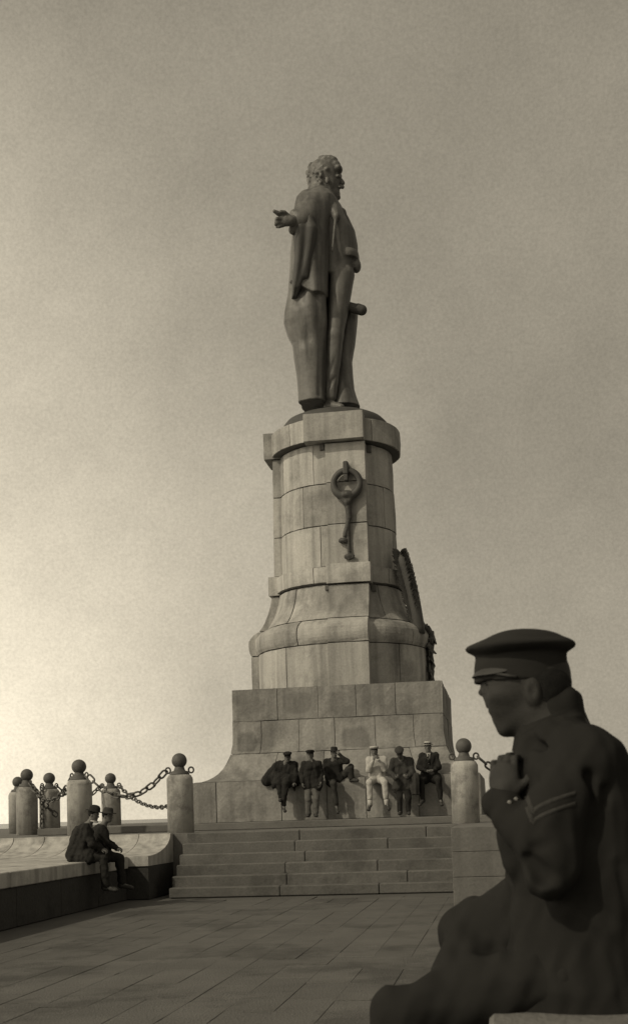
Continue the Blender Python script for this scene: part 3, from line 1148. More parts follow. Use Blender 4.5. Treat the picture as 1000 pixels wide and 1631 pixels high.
def chain(p, q, sag, label, L_=0.30, W_=0.17, r_=0.023):
    key = (L_, W_, r_)
    if key not in LINK:
        LINK[key] = link_me(*key)
        LINK[key].materials.append(MAT['iron'])
    p, q = np.array(p, float), np.array(q, float)
    N = 200
    cv_ = np.array([p * (1 - s) + q * s - V(0, 0, sag * 4 * s * (1 - s)) for s in np.linspace(0, 1, N)])
    if sag == 0:
        cv_ = np.array([p * (1 - s) + q * s for s in np.linspace(0, 1, N)])
    ln = np.concatenate([[0], np.cumsum(np.linalg.norm(np.diff(cv_, axis=0), axis=1))])
    pitch = L_ - 2 * r_ - 0.012
    n_ = max(2, int(round(ln[-1] / pitch)))
    root = thing('chain', label, 'chain', tuple(p), 'iron chains between the bollards')
    for i in range(n_):
        s0, s1 = ln[-1] * i / n_, ln[-1] * (i + 1) / n_
        a_ = np.array([np.interp(s0, ln, cv_[:, k]) for k in range(3)])
        b_ = np.array([np.interp(s1, ln, cv_[:, k]) for k in range(3)])
        d = Vector(b_ - a_).normalized()
        side = Vector((0, 0, 1)).cross(d) if abs(d.z) < .95 else Vector((1, 0, 0))
        side.normalize()
        up = d.cross(side)
        roll = radians(20 + random.uniform(-12, 12)) + (pi / 2 if i % 2 else 0)
        y_ = side * cos(roll) + up * sin(roll)
        z_ = d.cross(y_)
        o = link('chain_link', LINK[key], None, root)
        mid = Vector((a_ + b_) / 2 - p)
        o.matrix_local = Matrix(((d.x, y_.x, z_.x, mid.x), (d.y, y_.y, z_.y, mid.y), (d.z, y_.z, z_.z, mid.z), (0, 0, 0, 1)))
    return root


def eye_of(k, dx, dy=0.0):
    return V(BP[k][0] + dx, BP[k][1] + dy, BP[k][2] + 1.37)


chain(eye_of('a', -.30, -.04), eye_of('b', .27, -.16), 0.52, 'heavy iron chain sagging left from the bollard at the left of the steps')
chain(eye_of('b', -.22, .2), eye_of('c', .2, -.22), 0.5, 'iron chain sagging between the two nearest left-hand bollards behind the men')
chain(eye_of('e', .14, .24), eye_of('f', -.29, -.1), 0.35, 'iron chain between the two farther left bollards')
chain(eye_of('f', .29, -.1), at(322, 1251, 31.2), 0.62, 'lighter iron chain drooping from a far bollard to the plinth', 0.24, 0.15, 0.021)
chain(eye_of('e', -.1, -.32), V(BP['e'][0] - .12, BP['e'][1] - .34, ZL + .03), 0, 'loose iron chain hanging straight down the front of a far bollard', 0.2, .15, .024)
chain(eye_of('c', .22, -.22), V(BP['c'][0] + .5, BP['c'][1] + .9, ZL + .5), 0.1, 'iron chain bunched at the right side of the leftmost bollard')
chain(eye_of('g', .30, .05), eye_of('h', -.25, -.15), 0.55, 'iron chain falling right from the bollard at the right of the steps')


# ------------------------------------------------------------------ people
def unit(v):
    v = np.array(v, float)
    return v / np.linalg.norm(v)


def hand_prims(w_, d, nrm, curl=0.6, s=1.0, thumb=1):
    """palm, four unequal bent fingers and a thumb leaving the side of the palm near its base"""
    d, nrm = unit(d), np.array(nrm, float)
    nrm = unit(nrm - d * (nrm @ d))
    sd_ = np.cross(d, nrm) * thumb
    w_ = np.array(w_, float)
    R = np.stack([d, sd_, nrm])
    out_ = [(ell(w_ + d * .05 * s, (.055 * s, .042 * s, .018 * s), R), .012), (cone(w_, w_ + d * .03 * s, .026 * s, .028 * s), .015)]
    for i, ln in enumerate((.070, .080, .075, .058)):
        b_ = w_ + d * (.088 - .004 * abs(i - 1.3)) * s + sd_ * (.030 - .020 * i) * s
        c1, c2 = curl, curl * 1.9
        d1 = d * cos(c1) + nrm * sin(c1)
        d2 = d * cos(c1 + c2) + nrm * sin(c1 + c2)
        d3 = d * cos(c1 + 1.6 * c2) + nrm * sin(c1 + 1.6 * c2)
        k1 = b_ + d1 * ln * .45 * s
        k2 = k1 + d2 * ln * .32 * s
        k3 = k2 + d3 * ln * .23 * s
        out_ += [(cone(b_ - d * .02 * s, k1, .0098 * s, .0090 * s), .004), (cone(k1, k2, .0090 * s, .0082 * s), .002), (cone(k2, k3, .0082 * s, .0070 * s), .002)]
    tb = w_ + d * .025 * s + sd_ * .028 * s
    t1 = tb + (d * .55 + sd_ * .7 + nrm * .35) / .96 * .042 * s
    t2 = t1 + unit(d * .85 + sd_ * .1 + nrm * .6) * .034 * s
    out_ += [(cone(tb, t1, .0135 * s, .0115 * s), .008), (cone(t1, t2, .0112 * s, .0085 * s), .003)]
    return out_


def head_prims(c, f, up, s=1.0):
    f, up = unit(f), np.array(up, float)
    up = unit(up - f * (up @ f))
    sd_ = np.cross(f, up)
    R = np.stack([f, sd_, up])
    q = lambda a, b, d: np.array(c) + (f * a + sd_ * b + up * d) * s
    pr_ = [(ell(q(-.008, 0, .02), np.array((.098, .077, .098)) * s, R), .01), (ell(q(.022, 0, -.045), np.array((.066, .06, .075)) * s, R), .03),
           (ell(q(.055, 0, -.095), np.array((.03, .034, .026)) * s, R), .03), (cone(q(.088, 0, .0), q(.105, 0, -.034), .009 * s, .013 * s), .01),
           (cone(q(.072, -.035, .016), q(.072, .035, .016), .016 * s, .016 * s), .015), (cone(q(.078, -.018, -.064), q(.078, .018, -.064), .010 * s, .010 * s), .006),
           (ell(q(-.005, .078, -.022), np.array((.018, .008, .03)) * s, R), .004), (ell(q(-.005, -.078, -.022), np.array((.018, .008, .03)) * s, R), .004)]
    for b in (-.03, .03):
        pr_.append((ell(q(.088, b, -.004), np.array((.012, .014, .008)) * s, R), .008, '-'))
    return pr_, q, R


def hat_me(name, rings, q, n=28, mat='dark', root=None, squash=(1.2, 1.0), h=None):
    """rings of (radius, height above the head centre, forward shift) in the head's own frame"""
    vs, fs = [], []
    for (r, z, fw) in rings:
        for k in range(n):
            a_ = 2 * pi * k / n
            vs.append(q(fw + r * squash[0] * cos(a_), r * squash[1] * sin(a_), z))
    for i in range(len(rings) - 1):
        for k in range(n):
            k2 = (k + 1) % n
            fs.append((i * n + k, i * n + k2, (i + 1) * n + k2, (i + 1) * n + k))
    fs += [tuple(range(n - 1, -1, -1)), tuple(range((len(rings) - 1) * n, len(rings) * n))]
    bm = bmesh.new()
    bv = [bm.verts.new(tuple(map(float, v))) for v in vs]
    for f_ in fs:
        bm.faces.new([bv[i] for i in f_])
    me = bm_mesh(name, bm, True)
    o = link(name, me, mat)
    return keep(o, root)


def figure(label, J, f=(0, -1, 0), up=(0, 0, 1), jacket='dark', trousers='dark', shoe='leather', hat=None, hatmat='dark', group='men resting by the monument',
           hands=None, skirt=0.0, tie=False, seed=1, bulk=1.0, skirt_to=None, hs=1.0, gaiter=False, skin='skin', collar=False):
    base = (float(J['pel'][0]), float(J['pel'][1]), float(min(J['anL'][2], J['anR'][2]) - .07))
    t_ = thing('person', label, 'person', base, group)
    hp, q, R = head_prims(J['head'], f, up, hs)
    shc = (J['shL'] + J['shR']) / 2
    sd_ = unit(J['shR'] - J['shL'])
    b_ = list(hp) + [(cone(J['head'] - np.array(up) * .05, shc + V(0, 0, .02), .052, .06), .03), (cone(shc, J['pel'], .10, .11), .05)]
    for s in 'LR':
        b_ += [(cone(shc, J['sh' + s], .06, .05), .03), (cone(J['sh' + s], J['el' + s], .046, .036), .02), (cone(J['el' + s], J['wr' + s], .036, .026), .015),
               (cone(J['pel'], J['hip' + s], .09, .08), .03), (cone(J['hip' + s], J['kn' + s], .075, .05), .03), (cone(J['kn' + s], J['an' + s], .048, .035), .02),
               (cone(J['an' + s] - V(0, 0, .03), J['toe' + s], .03, .025), .02)]
        hd = (hands or {}).get(s, {})
        d = hd.get('d', unit(J['wr' + s] - J['el' + s]))
        b_ += hand_prims(J['wr' + s], d, hd.get('n', (0, -.2, -1)), hd.get('curl', .6), 1.0, hd.get('th', 1))
    b_ = [x if len(x) == 3 else (x[0], x[1], '+') for x in b_]
    sculpt('body', b_, 0.0105, skin, t_)
    # hair
    hr = [(ell(q(-.014, 0, .026), np.array((.103, .083, .100)) * hs, R), .01, '+'), (ell(q(.085, 0, -.03), np.array((.085, .12, .085)) * hs, R), .005, '-'),
          (ell(q(-.02, 0, -.14), np.array((.14, .15, .09)) * hs, R), .01, '-')]
    sculpt('hair', hr, 0.012, 'hair', t_)
    # jacket
    k = bulk
    W1 = (J['hipL'] + J['hipR']) / 2
    mid = (shc + W1) / 2
    j_ = []
    for s, sg in (('L', -1), ('R', 1)):
        j_ += [(cone(shc + (J['sh' + s] - shc) * .45 - V(0, 0, .10), mid + sd_ * sg * .07, .115 * k, .115 * k), .06), (cone(shc + V(0, 0, .01), J['sh' + s] - V(0, 0, .015), .07 * k, .072 * k), .05), (cone(mid + sd_ * sg * .075, W1 + sd_ * sg * .085, .118 * k, .125 * k), .05),
               (cone(J['sh' + s] - V(0, 0, .005), J['el' + s], .078 * k, .064 * k), .035), (cone(J['el' + s], J['wr' + s] - unit(J['wr' + s] - J['el' + s]) * .005, .062 * k, .046 * k), .02)]
        if skirt:
            e_ = J['hip' + s] + (J['kn' + s] - J['hip' + s]) * skirt
            j_.append((cone(J['hip' + s], e_ + sd_ * sg * .02, .13 * k, .135 * k), .05))
    j_.append((cone(shc + V(0, 0, .02), shc - V(0, 0, .06), .085, .12), .04))
    for a_, c_, r1, r2 in (skirt_to or []):
        j_.append((cone(a_, c_, r1, r2), .05))
    j_ = [(x[0], x[1], '+') for x in j_]
    # open the neck so that the throat shows
    j_.append((cone(J['head'], shc + unit(f) * .045 + V(0, 0, .03), .055, .05), .01, '-'))
    sculpt('jacket', j_, 0.014, jacket, t_, (.008, 26, .004, 60), seed)
    tr = []
    for s in 'LR':
        tr += [(cone(J['pel'], J['hip' + s], .12, .105), .04), (cone(J['hip' + s], J['kn' + s], .105, .080), .04), (cone(J['kn' + s], J['an' + s] + (J['kn' + s] - J['an' + s]) * (.22 if gaiter else .02), .078, .064 if not gaiter else .06), .02)]
    sculpt('trousers', [(x[0], x[1], '+') for x in tr], 0.014, trousers, t_, (.007, 26, .004, 60), seed + 3)
    for s in 'LR':
        an, to = J['an' + s], J['toe' + s]
        hl = an - V(0, 0, .055) - unit(to - an) * .03 * V(1, 1, 0)
        sh = [(cone(an + V(0, 0, .03), hl, .048, .044), .02, '+'), (cone(hl, to, .045, .036), .03, '+'), (ell(to, (.045, .045, .032)), .02, '+')]
        sculpt('shoe', sh, 0.011, shoe, t_)
        if gaiter:
            d = J['kn' + s] - an
            keep(link('sock', tube_me('sock', [an + d * .30, an + d * .12], [.052, .050], 12), 'dark'), t_)
            keep(link('spat', tube_me('spat', [an + d * .13, an, an - V(0, 0, .06) + unit(to - an) * .03], [.055, .056, .058], 12), 'white'), t_)
    if tie:
        n0 = shc + unit(f) * .125 + V(0, 0, -.0)
        vs = [n0 + sd_ * -.045 + V(0, 0, .04), n0 + sd_ * .045 + V(0, 0, .04), n0 + V(0, 0, -.24) + unit(f) * .035]
        bk = [v - unit(f) * .03 for v in vs]
        keep(link('shirt_front', mesh('shirt_front', vs + bk, [(0, 1, 2), (5, 4, 3), (0, 3, 4, 1), (1, 4, 5, 2), (2, 5, 3, 0)]), 'white'), t_)
        keep(link('necktie', tube_me('necktie', [n0 + unit(f) * .012 + V(0, 0, .02), n0 + unit(f) * .02 + V(0, 0, -.08), n0 + unit(f) * .036 + V(0, 0, -.2)], [.016, .014, .02], 6), 'dark'), t_)
    if collar:
        keep(link('shirt_collar', tube_me('shirt_collar', [J['head'] - V(0, 0, .125) + (np.array(f) * cos(a_) * .066 + np.cross(f, up) * sin(a_) * .06) for a_ in np.linspace(0, 2 * pi, 18, endpoint=False)], .017, 6, True), 'white'), t_)
    # hats
    if hat == 'flat':
        h_ = hat_me('cap', [(.078, .035, 0), (.084, .05, 0), (.108, .085, .012), (.112, .10, .014), (.10, .122, .012), (.06, .135, .006), (.01, .138, 0)], q, 24, hatmat, t_)
        hat_me('cap_peak', [(.02, .038, .11), (.05, .034, .112), (.05, .042, .112), (.02, .052, .1)], q, 16, hatmat, t_, (.7, 1.35))
    elif hat == 'bowler':
        hat_me('hat', [(.13, .055, 0), (.138, .062, 0), (.128, .062, 0), (.088, .058, 0), (.088, .10, 0), (.082, .135, 0), (.06, .162, 0), (.03, .172, 0), (.005, .175, 0)], q, 28, hatmat, t_)
    elif hat == 'felt':
        hat_me('hat', [(.135, .045, 0), (.14, .052, 0), (.13, .056, 0), (.086, .058, 0), (.083, .10, 0), (.078, .135, 0), (.06, .150, 0), (.03, .142, 0), (.005, .135, 0)], q, 28, hatmat, t_)
    elif hat == 'boater':
        h_ = hat_me('hat', [(.13, .055, 0), (.13, .066, 0), (.084, .068, 0), (.084, .135, 0), (.078, .14, 0), (.005, .141, 0)], q, 28, 'white', t_)
        hb = hat_me('hat_band', [(.085, .072, 0), (.0865, .074, 0), (.0865, .104, 0), (.085, .106, 0)], q, 28, 'dark', t_)
    elif hat == 'sailor':
        hat_me('cap', [(.080, .055, 0), (.086, .075, 0), (.112, .092, 0), (.118, .105, 0), (.11, .125, 0), (.06, .135, 0), (.005, .137, 0)], q, 28, 'white', t_)
        hat_me('cap_band', [(.081, .035, 0), (.084, .037, 0), (.087, .07, 0), (.083, .073, 0)], q, 28, 'dark', t_)
    return t_, q, R


def J_(Y, **k):
    """joints from (x, y, depth offset)"""
    return {a: at(v[0], v[1], Y + (v[2] if len(v) > 2 else 0)) for a, v in k.items()}


Y0 = 29.75
# 1 seated man in a spread cape
J = J_(Y0, head=(458, 1206, -.15), pel=(449, 1244, .12), shL=(443, 1217, 0), shR=(469, 1217, -.05), elL=(431, 1231, -.08), elR=(472, 1233, -.12), wrL=(440, 1243, -.28), wrR=(468, 1246, -.3),
       hipL=(443, 1244, .05), hipR=(457, 1244, .05), knL=(444, 1247, -.42), knR=(455, 1248, -.45), anL=(447, 1271, -.40), anR=(451, 1282, -.42), toeL=(446, 1275, -.55), toeR=(454, 1292, -.55))
figure('person in a wide dark cape and cap seated at the left end of the row', J, f=(.1, -.95, -.25), jacket='dark', trousers='dark', hat='flat', seed=2, skirt=.75, bulk=1.05,
       skirt_to=[(at(440, 1222, Y0), at(426, 1243, Y0 - .05), .12, .14), (at(432, 1235, Y0), at(424, 1246, Y0 - .1), .12, .09), (at(466, 1225, Y0), at(471, 1246, Y0 - .1), .12, .11),
                 (at(440, 1238, Y0 - .2), at(462, 1243, Y0 - .2), .15, .15), (at(436, 1246, Y0 - .15), at(436, 1254, Y0 - .18), .06, .04), (at(469, 1248, Y0 - .15), at(469, 1260, Y0 - .18), .05, .02)])
# 2 standing man leaning on the ledge
Ys = 29.25
J = J_(Ys, head=(494, 1203), pel=(497, 1249, .1), shL=(484, 1216), shR=(508, 1216), elL=(480, 1232, .06), elR=(512, 1232, .06), wrL=(482, 1247, -.06), wrR=(511, 1247, -.06),
       hipL=(491, 1249, .06), hipR=(503, 1249, .06), knL=(491, 1273, -.04), knR=(503, 1273, -.04), anL=(491, 1295, -.02), anR=(503, 1295, -.02), toeL=(490, 1299.5, -.18), toeR=(504, 1299.5, -.18))
figure('person standing in peaked cap, dark jacket and lighter grey trousers', J, jacket='dark', trousers='grey', hat='flat', seed=4, skirt=.12,
       hands={'L': dict(curl=.5, d=(0.1, -.2, -1), n=(1, 0, 0)), 'R': dict(curl=.5, d=(-.1, -.2, -1), n=(-1, 0, 0), th=-1)})
# 3 seated man, one foot up, hand to face
J = J_(Y0, head=(532, 1199, -.05), pel=(531, 1242, .12), shL=(520, 1212, .02), shR=(543, 1211, 0), elL=(516, 1230, 0), elR=(553, 1213, -.22), wrL=(524, 1242, -.2), wrR=(541, 1202, -.2),
       hipL=(528, 1244, .05), hipR=(541, 1241, .08), knL=(531, 1248, -.42), knR=(559, 1222, -.12), anL=(535, 1281, -.40), anR=(560, 1239, -.06), toeL=(538, 1294, -.52), toeR=(569, 1243, -.16))
figure('person in soft felt hat seated with one foot drawn up on the ledge', J, f=(.35, -.9, -.1), jacket='dark', trousers='charcoal', hat='felt', seed=6, skirt=.2,
       hands={'R': dict(d=(-.55, .1, .8), n=(-.3, .9, 0), curl=.35)})
# 4 sailor in white
J = J_(Y0, head=(596, 1197, -.05), pel=(600, 1241, .12), shL=(587, 1209, 0), shR=(611, 1209, 0), elL=(587, 1227, -.12), elR=(613, 1226, -.12), wrL=(595, 1210, -.30), wrR=(602, 1210, -.30),
       hipL=(595, 1242, .03), hipR=(606, 1242, .03), knL=(588, 1247, -.44), knR=(613, 1246, -.44), anL=(589, 1278, -.42), anR=(615, 1277, -.42), toeL=(587, 1290, -.58), toeR=(619, 1289, -.58))
figure('person in white sailor suit and white cap with hands at the mouth', J, f=(0, -1, -.05), jacket='white', trousers='white', hat='sailor', seed=8, gaiter=True,
       hands={'L': dict(d=(.35, -.1, 1), n=(.6, .6, 0), curl=.8), 'R': dict(d=(-.35, -.1, 1), n=(-.6, .6, 0), curl=.8, th=-1)})
# 5 standing man with bowed head
J = J_(Ys, head=(636, 1199, -.2), pel=(641, 1246, .08), shL=(626, 1211), shR=(653, 1211), elL=(622, 1230, -.05), elR=(657, 1230, -.08), wrL=(630, 1240, -.28), wrR=(648, 1239, -.28),
       hipL=(635, 1246, .04), hipR=(648, 1246, .04), knL=(636, 1270, -.03), knR=(649, 1270, -.03), anL=(637, 1291, -.0), anR=(650, 1291, -.0), toeL=(636, 1296, -.16), toeR=(651, 1296, -.16))
figure('person in long dark overcoat standing with head bowed over the hands', J, f=(0, -.72, -.69), jacket='charcoal', trousers='dark', hat='flat', hatmat='charcoal', seed=10, skirt=.35, bulk=1.08,
       hands={'L': dict(d=(.6, -.3, .5), n=(.3, .2, .7), curl=.7), 'R': dict(d=(-.6, -.3, .5), n=(-.3, .2, .7), curl=.7, th=-1)})
# coat over that man's arm
ct = thing('folded_coat', 'grey coat hanging folded over the arm of the man with bowed head', 'coat', tuple(at(661, 1262, Ys - .15)))
A_ = lambda x, y, d=0: at(x, y, Ys + d)
sculpt('coat_cloth', [(loft(prows(Ys, [(1233, 655, 665, .07, -.12), (1240, 653, 668, .12, -.12), (1255, 653, 668, .12, -.12), (1266, 656, 668, .10, -.12)]), 3.0, .08, 5), .02, '+'),
                     (cone(A_(655, 1234, -.12), A_(664, 1235, -.12), .075, .07), .03, '+')], 0.014, 'charcoal', ct, (.006, 22), 21)
# 6 seated man in straw boater
J = J_(Y0, head=(681, 1190, 0), pel=(684, 1238, .14), shL=(671, 1203, .03), shR=(694, 1202, .03), elL=(667, 1222, -.02), elR=(698, 1222, -.02), wrL=(678, 1228, -.25), wrR=(690, 1227, -.25),
       hipL=(678, 1239, .05), hipR=(690, 1238, .05), knL=(671, 1243, -.44), knR=(698, 1242, -.44), anL=(673, 1272, -.42), anR=(701, 1272, -.42), toeL=(668, 1282, -.6), toeR=(703, 1282, -.58))
figure('person in dark suit and straw boater seated at the right of the row', J, jacket='dark', trousers='dark', hat='boater', seed=12, skirt=.3, tie=True,
       hands={'L': dict(d=(.8, -.3, .1), n=(0, .2, -.9), curl=.5, th=-1), 'R': dict(d=(-.8, -.3, .1), n=(0, .2, -.9), curl=.5)})

# two men on the terrace ledge, looking right
Yl = 21.1
J = J_(Yl, head=(150, 1297), pel=(130, 1361), shL=(139, 1319, .2), shR=(137, 1319, -.2), elL=(149, 1344, .24), elR=(146, 1345, -.25), wrL=(163, 1352, .1), wrR=(162, 1354, -.12),
       hipL=(133, 1363, .1), hipR=(133, 1363, -.1), knL=(165, 1366, .12), knR=(165, 1367, -.12), anL=(168, 1408, .12), anR=(170, 1410, -.12), toeL=(183, 1416, .14), toeR=(185, 1418, -.14))
t_, q, R = figure('person in bowler hat and white collar, nearer of two on the ledge', J, f=(.95, -.1, -.22), jacket='dark', trousers='dark', hat='bowler', seed=14, skirt=.3,
                  collar=True, group='men sitting on the terrace ledge', bulk=1.1,
                  hands={'L': dict(d=(.9, 0, -.2), n=(0, 0, -1), curl=.6), 'R': dict(d=(.9, 0, -.2), n=(0, 0, -1), curl=.6, th=-1)},
                  skirt_to=[(at(131, 1330, Yl), at(122, 1360, Yl), .19, .19)])
Yl = 21.75
J = J_(Yl, head=(172, 1299), pel=(158, 1360), shL=(163, 1320, .2), shR=(162, 1320, -.2), elL=(172, 1342, .22), elR=(171, 1343, -.24), wrL=(186, 1350, .1), wrR=(186, 1352, -.1),
       hipL=(160, 1362, .1), hipR=(160, 1362, -.1), knL=(190, 1366, .12), knR=(191, 1366, -.1), anL=(194, 1405, .12), anR=(196, 1406, -.1), toeL=(208, 1413, .12), toeR=(210, 1414, -.12))
figure('person in felt hat looking right, farther of two seated on the ledge', J, f=(.95, -.25, -.12), jacket='dark', trousers='dark', hat='felt', hatmat='charcoal', seed=16, skirt=.3,
       group='men sitting on the terrace ledge', hands={'L': dict(d=(.9, 0, -.2), n=(0, 0, -1), curl=.6), 'R': dict(d=(.9, 0, -.2), n=(0, 0, -1), curl=.6, th=-1)},
       skirt_to=[(at(158, 1330, Yl), at(152, 1358, Yl), .18, .18)])

# ------------------------------------------------------------------ low wall and the uniformed man sitting on it
wal = thing('low_wall', 'low rough stone wall the uniformed man is sitting on', 'wall', (0.6, 3.4, 0))
wy = [2.1, 3.05, 3.95, 4.9]
for k in range(4):
    for i in range(3):
        z0_, z1_ = [0, .3, .6, .9][k], [.3, .6, .9, 1.090][k]
        s_ = .35 if k % 2 else 0
        keep(link('stone_block', box_me('stone_block', (-.02 - (.04 if k == 3 else 0), wy[i] - s_ + .004, z0_ + .003), (1.5, wy[i + 1] - s_ - .004, z1_ - .003), .012), 'wallm'), wal)

SYY = 3.3
SPX = at(1, 0, SYY)[0] - at(0, 0, SYY)[0]                       # metres per photo pixel there
man = thing('person', 'large dark figure of a man in peaked cap and chevroned tunic, close by in profile', 'person', (0.25, SYY, 1.06))
S = lambda x, y, d=0.0: at(x, y, SYY + d)
px = SPX
fx = unit((-1, -.04, -.32))
upx = unit(V(-.30, 0, 1))
RH = np.stack([fx, np.cross(fx, upx), unit(np.cross(np.cross(fx, upx), fx))])
bd = [
    (ell(S(836, 1080), (61 * px, .080, 57 * px)), .01),
    (ell(S(834, 1100), (52 * px, .074, 46 * px)), .02),
    (ell(S(816, 1112), (34 * px, .060, 44 * px)), .02),
    (ell(S(811, 1096), (32 * px, .058, 26 * px)), .015),
    (cone(S(842, 1132, -.048), S(808, 1158, -.018), .022, .015), .025), (cone(S(842, 1132, .048), S(808, 1158, .018), .022, .015), .025),
    (ell(S(804, 1161), (11 * px, .018, 11 * px)), .015),
    (ell(S(800, 1146), (13 * px, .024, 12 * px)), .012),
    (cone(S(778, 1084), S(766.5, 1103), .0065, .0095), .006), (cone(S(774, 1107, -.009), S(774, 1107, .009), .0080, .0080), .004),
    (cone(S(788, 1083, -.028), S(784, 1083, .0), .010, .008), .008), (cone(S(788, 1083, .028), S(784, 1083, 0), .010, .008), .008),
    (ell(S(787, 1124.5), (11 * px, .022, 5 * px)), .006), (ell(S(790.5, 1133), (10.5 * px, .020, 5 * px)), .006), (ell(S(797, 1128), (14 * px, .028, 12 * px)), .01),
    (ell(S(802, 1107, -.045), (18 * px, .022, 10 * px)), .02), (ell(S(802, 1107, .045), (18 * px, .022, 10 * px)), .02),
    (ell(S(783, 1094, -.030), (8 * px, .014, 6 * px)), .006, '-'), (ell(S(783, 1094, .030), (8 * px, .014, 6 * px)), .006, '-'),
    (cone(S(777.5, 1129, -.020), S(777.5, 1129, .020), .0012, .0012), .003, '-'),
    # ears
    (ell(S(848, 1101, -.078), (11 * px, .012, 19 * px)), .006), (ell(S(848, 1101, .078), (11 * px, .012, 19 * px)), .006),
    (ell(S(847, 1100, -.092), (6 * px, .008, 11 * px)), .004, '-'),
    # neck and hidden frame of the body
    (cone(S(856, 1120), S(880, 1170), .062, .075), .03), (cone(S(885, 1175), S(930, 1400), .09, .12), .05), (cone(S(930, 1400), S(930, 1550), .12, .12), .05),
    (cone(S(890, 1190), S(925, 1218, -.19), .06, .05), .03), (cone(S(925, 1218, -.19), S(880, 1386, -.245), .042, .030), .02), (cone(S(880, 1386, -.245), S(812, 1292, -.17), .030, .025), .02),
    (cone(S(890, 1190), S(920, 1218, .19), .06, .05), .03), (cone(S(920, 1218, .19), S(880, 1385, .24), .045, .036), .02), (cone(S(880, 1385, .24), S(815, 1300, .06), .036, .027), .02),
    (cone(S(925, 1545), S(915, 1560, -.11), .1, .085), .03), (cone(S(915, 1560, -.11), S(640, 1612, -.14), .08, .055), .03), (cone(S(640, 1612, -.14), S(648, 1850, -.12), .052, .04), .02),
    (cone(S(925, 1545), S(915, 1545, .1), .1, .085), .03), (cone(S(915, 1545, .1), S(745, 1490, .12), .08, .055), .03), (cone(S(745, 1490, .12), S(745, 1720, .16), .052, .04), .02),
    (cone(S(648, 1850, -.12), S(600, 1890, -.14), .038, .03), .02), (cone(S(745, 1720, .16), S(690, 1760, .18), .038, .03), .02),
]
# hands closed on each other below the chin
bd += hand_prims(S(806, 1277, -.15), (-.06, .05, 1), (.35, .85, 0), .50, 1.0, -1)
bd += hand_prims(S(818, 1296, .03), (-.12, -.3, 1), (.2, -.8, 0), .75, .95, 1)
bd = [b_ if len(b_) == 3 else (b_[0], b_[1], '+') for b_ in bd]
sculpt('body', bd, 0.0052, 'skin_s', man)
for d_ in (-.031, .031):
    me = lathe_me('eye', [(.0115 * sin(a_), .0115 * -cos(a_)) for a_ in np.linspace(.1, pi - .1, 10)], 14)
    o = link('eye', me, 'eye', man)
    o.location = Vector(S(786, 1094, d_)) - man.location
# hair below the cap
sculpt('hair', [(ell(S(851, 1090), (49 * px, .083, 42 * px)), .01, '+'), (ell(S(862, 1110), (35 * px, .076, 30 * px)), .02, '+'), (ell(S(796, 1115), (52 * px, .12, 42 * px)), .004, '-'), (ell(S(846, 1112, -.08), (15 * px, .03, 26 * px)), .004, '-'), (ell(S(846, 1112, .08), (15 * px, .03, 26 * px)), .004, '-')], 0.005, 'hair', man, (.0006, 220), 2)
# peaked cap
tilt = unit(at(912, 1028, SYY) - at(745, 1036, SYY))
RC = np.stack([tilt, V(0, 1, 0), np.cross(tilt, V(0, 1, 0))])
crown = [(ell(S(828, 1031), (74 * px, .122, 14 * px), RC), .004), (ell(S(790, 1034), (34 * px, .098, 15 * px), RC), .008), (ell(S(876, 1031), (26 * px, .085, 10 * px), RC), .008), (ell(S(832, 1023), (54 * px, .10, 16 * px), RC), .012),
         (ell(S(893, 1028), (11 * px, .06, 7 * px), RC), .012),
         (loft([(S(828, 1086)[2], S(828, 1086)[0], SYY, 61 * px, .084), (S(828, 1060)[2], S(828, 1060)[0], SYY, 62 * px, .085), (S(828, 1034)[2], S(828, 1034)[0], SYY, 60 * px, .083)]), .006)]
sculpt('cap', [(c_[0], c_[1], '+') for c_ in crown] + [(ell(S(826, 1100), (56 * px, .077, 26 * px)), .005, '-')], 0.005, 'cap', man, (.0016, 45), 3)
# stiff peak: a crescent shell standing out from the front of the band
vs, fs = [], []
NA, NR = 20, 5
for lay in (0, 1):
    for i in range(NA + 1):
        a_ = -1.25 + 2.5 * i / NA
        for j in range(NR + 1):
            r_ = j / NR * max(0.0, cos(a_ * 1.2)) ** .55
            c_ = S(829 - 63 * cos(a_) - 15 * r_, 1059 + 16 * (1 - cos(a_)) + 21 * r_ - lay * 2.2 * (1 - .6 * j / NR), 0)
            vs.append(c_ + V(0, (.0855 + .012 * r_) * sin(a_), 0))
W_ = NR + 1
H_ = (NA + 1) * W_
for i in range(NA):
    for j in range(NR):
        q_ = (i * W_ + j, i * W_ + j + 1, (i + 1) * W_ + j + 1, (i + 1) * W_ + j)
        fs += [q_, tuple(H_ + k for k in q_[::-1])]
    fs.append((i * W_ + NR, H_ + i * W_ + NR, H_ + (i + 1) * W_ + NR, (i + 1) * W_ + NR))
    fs.append((i * W_, (i + 1) * W_, H_ + (i + 1) * W_, H_ + i * W_))
keep(link('cap_peak', mesh('cap_peak', vs, fs, True), 'leather'), man)
keep(link('chin_strap', tube_me('chin_strap', [S(776, 1071, -.055), S(790, 1073, -.074), S(808, 1076, -.086), S(822, 1078, -.090)], .0045, 6), 'leather'), man)
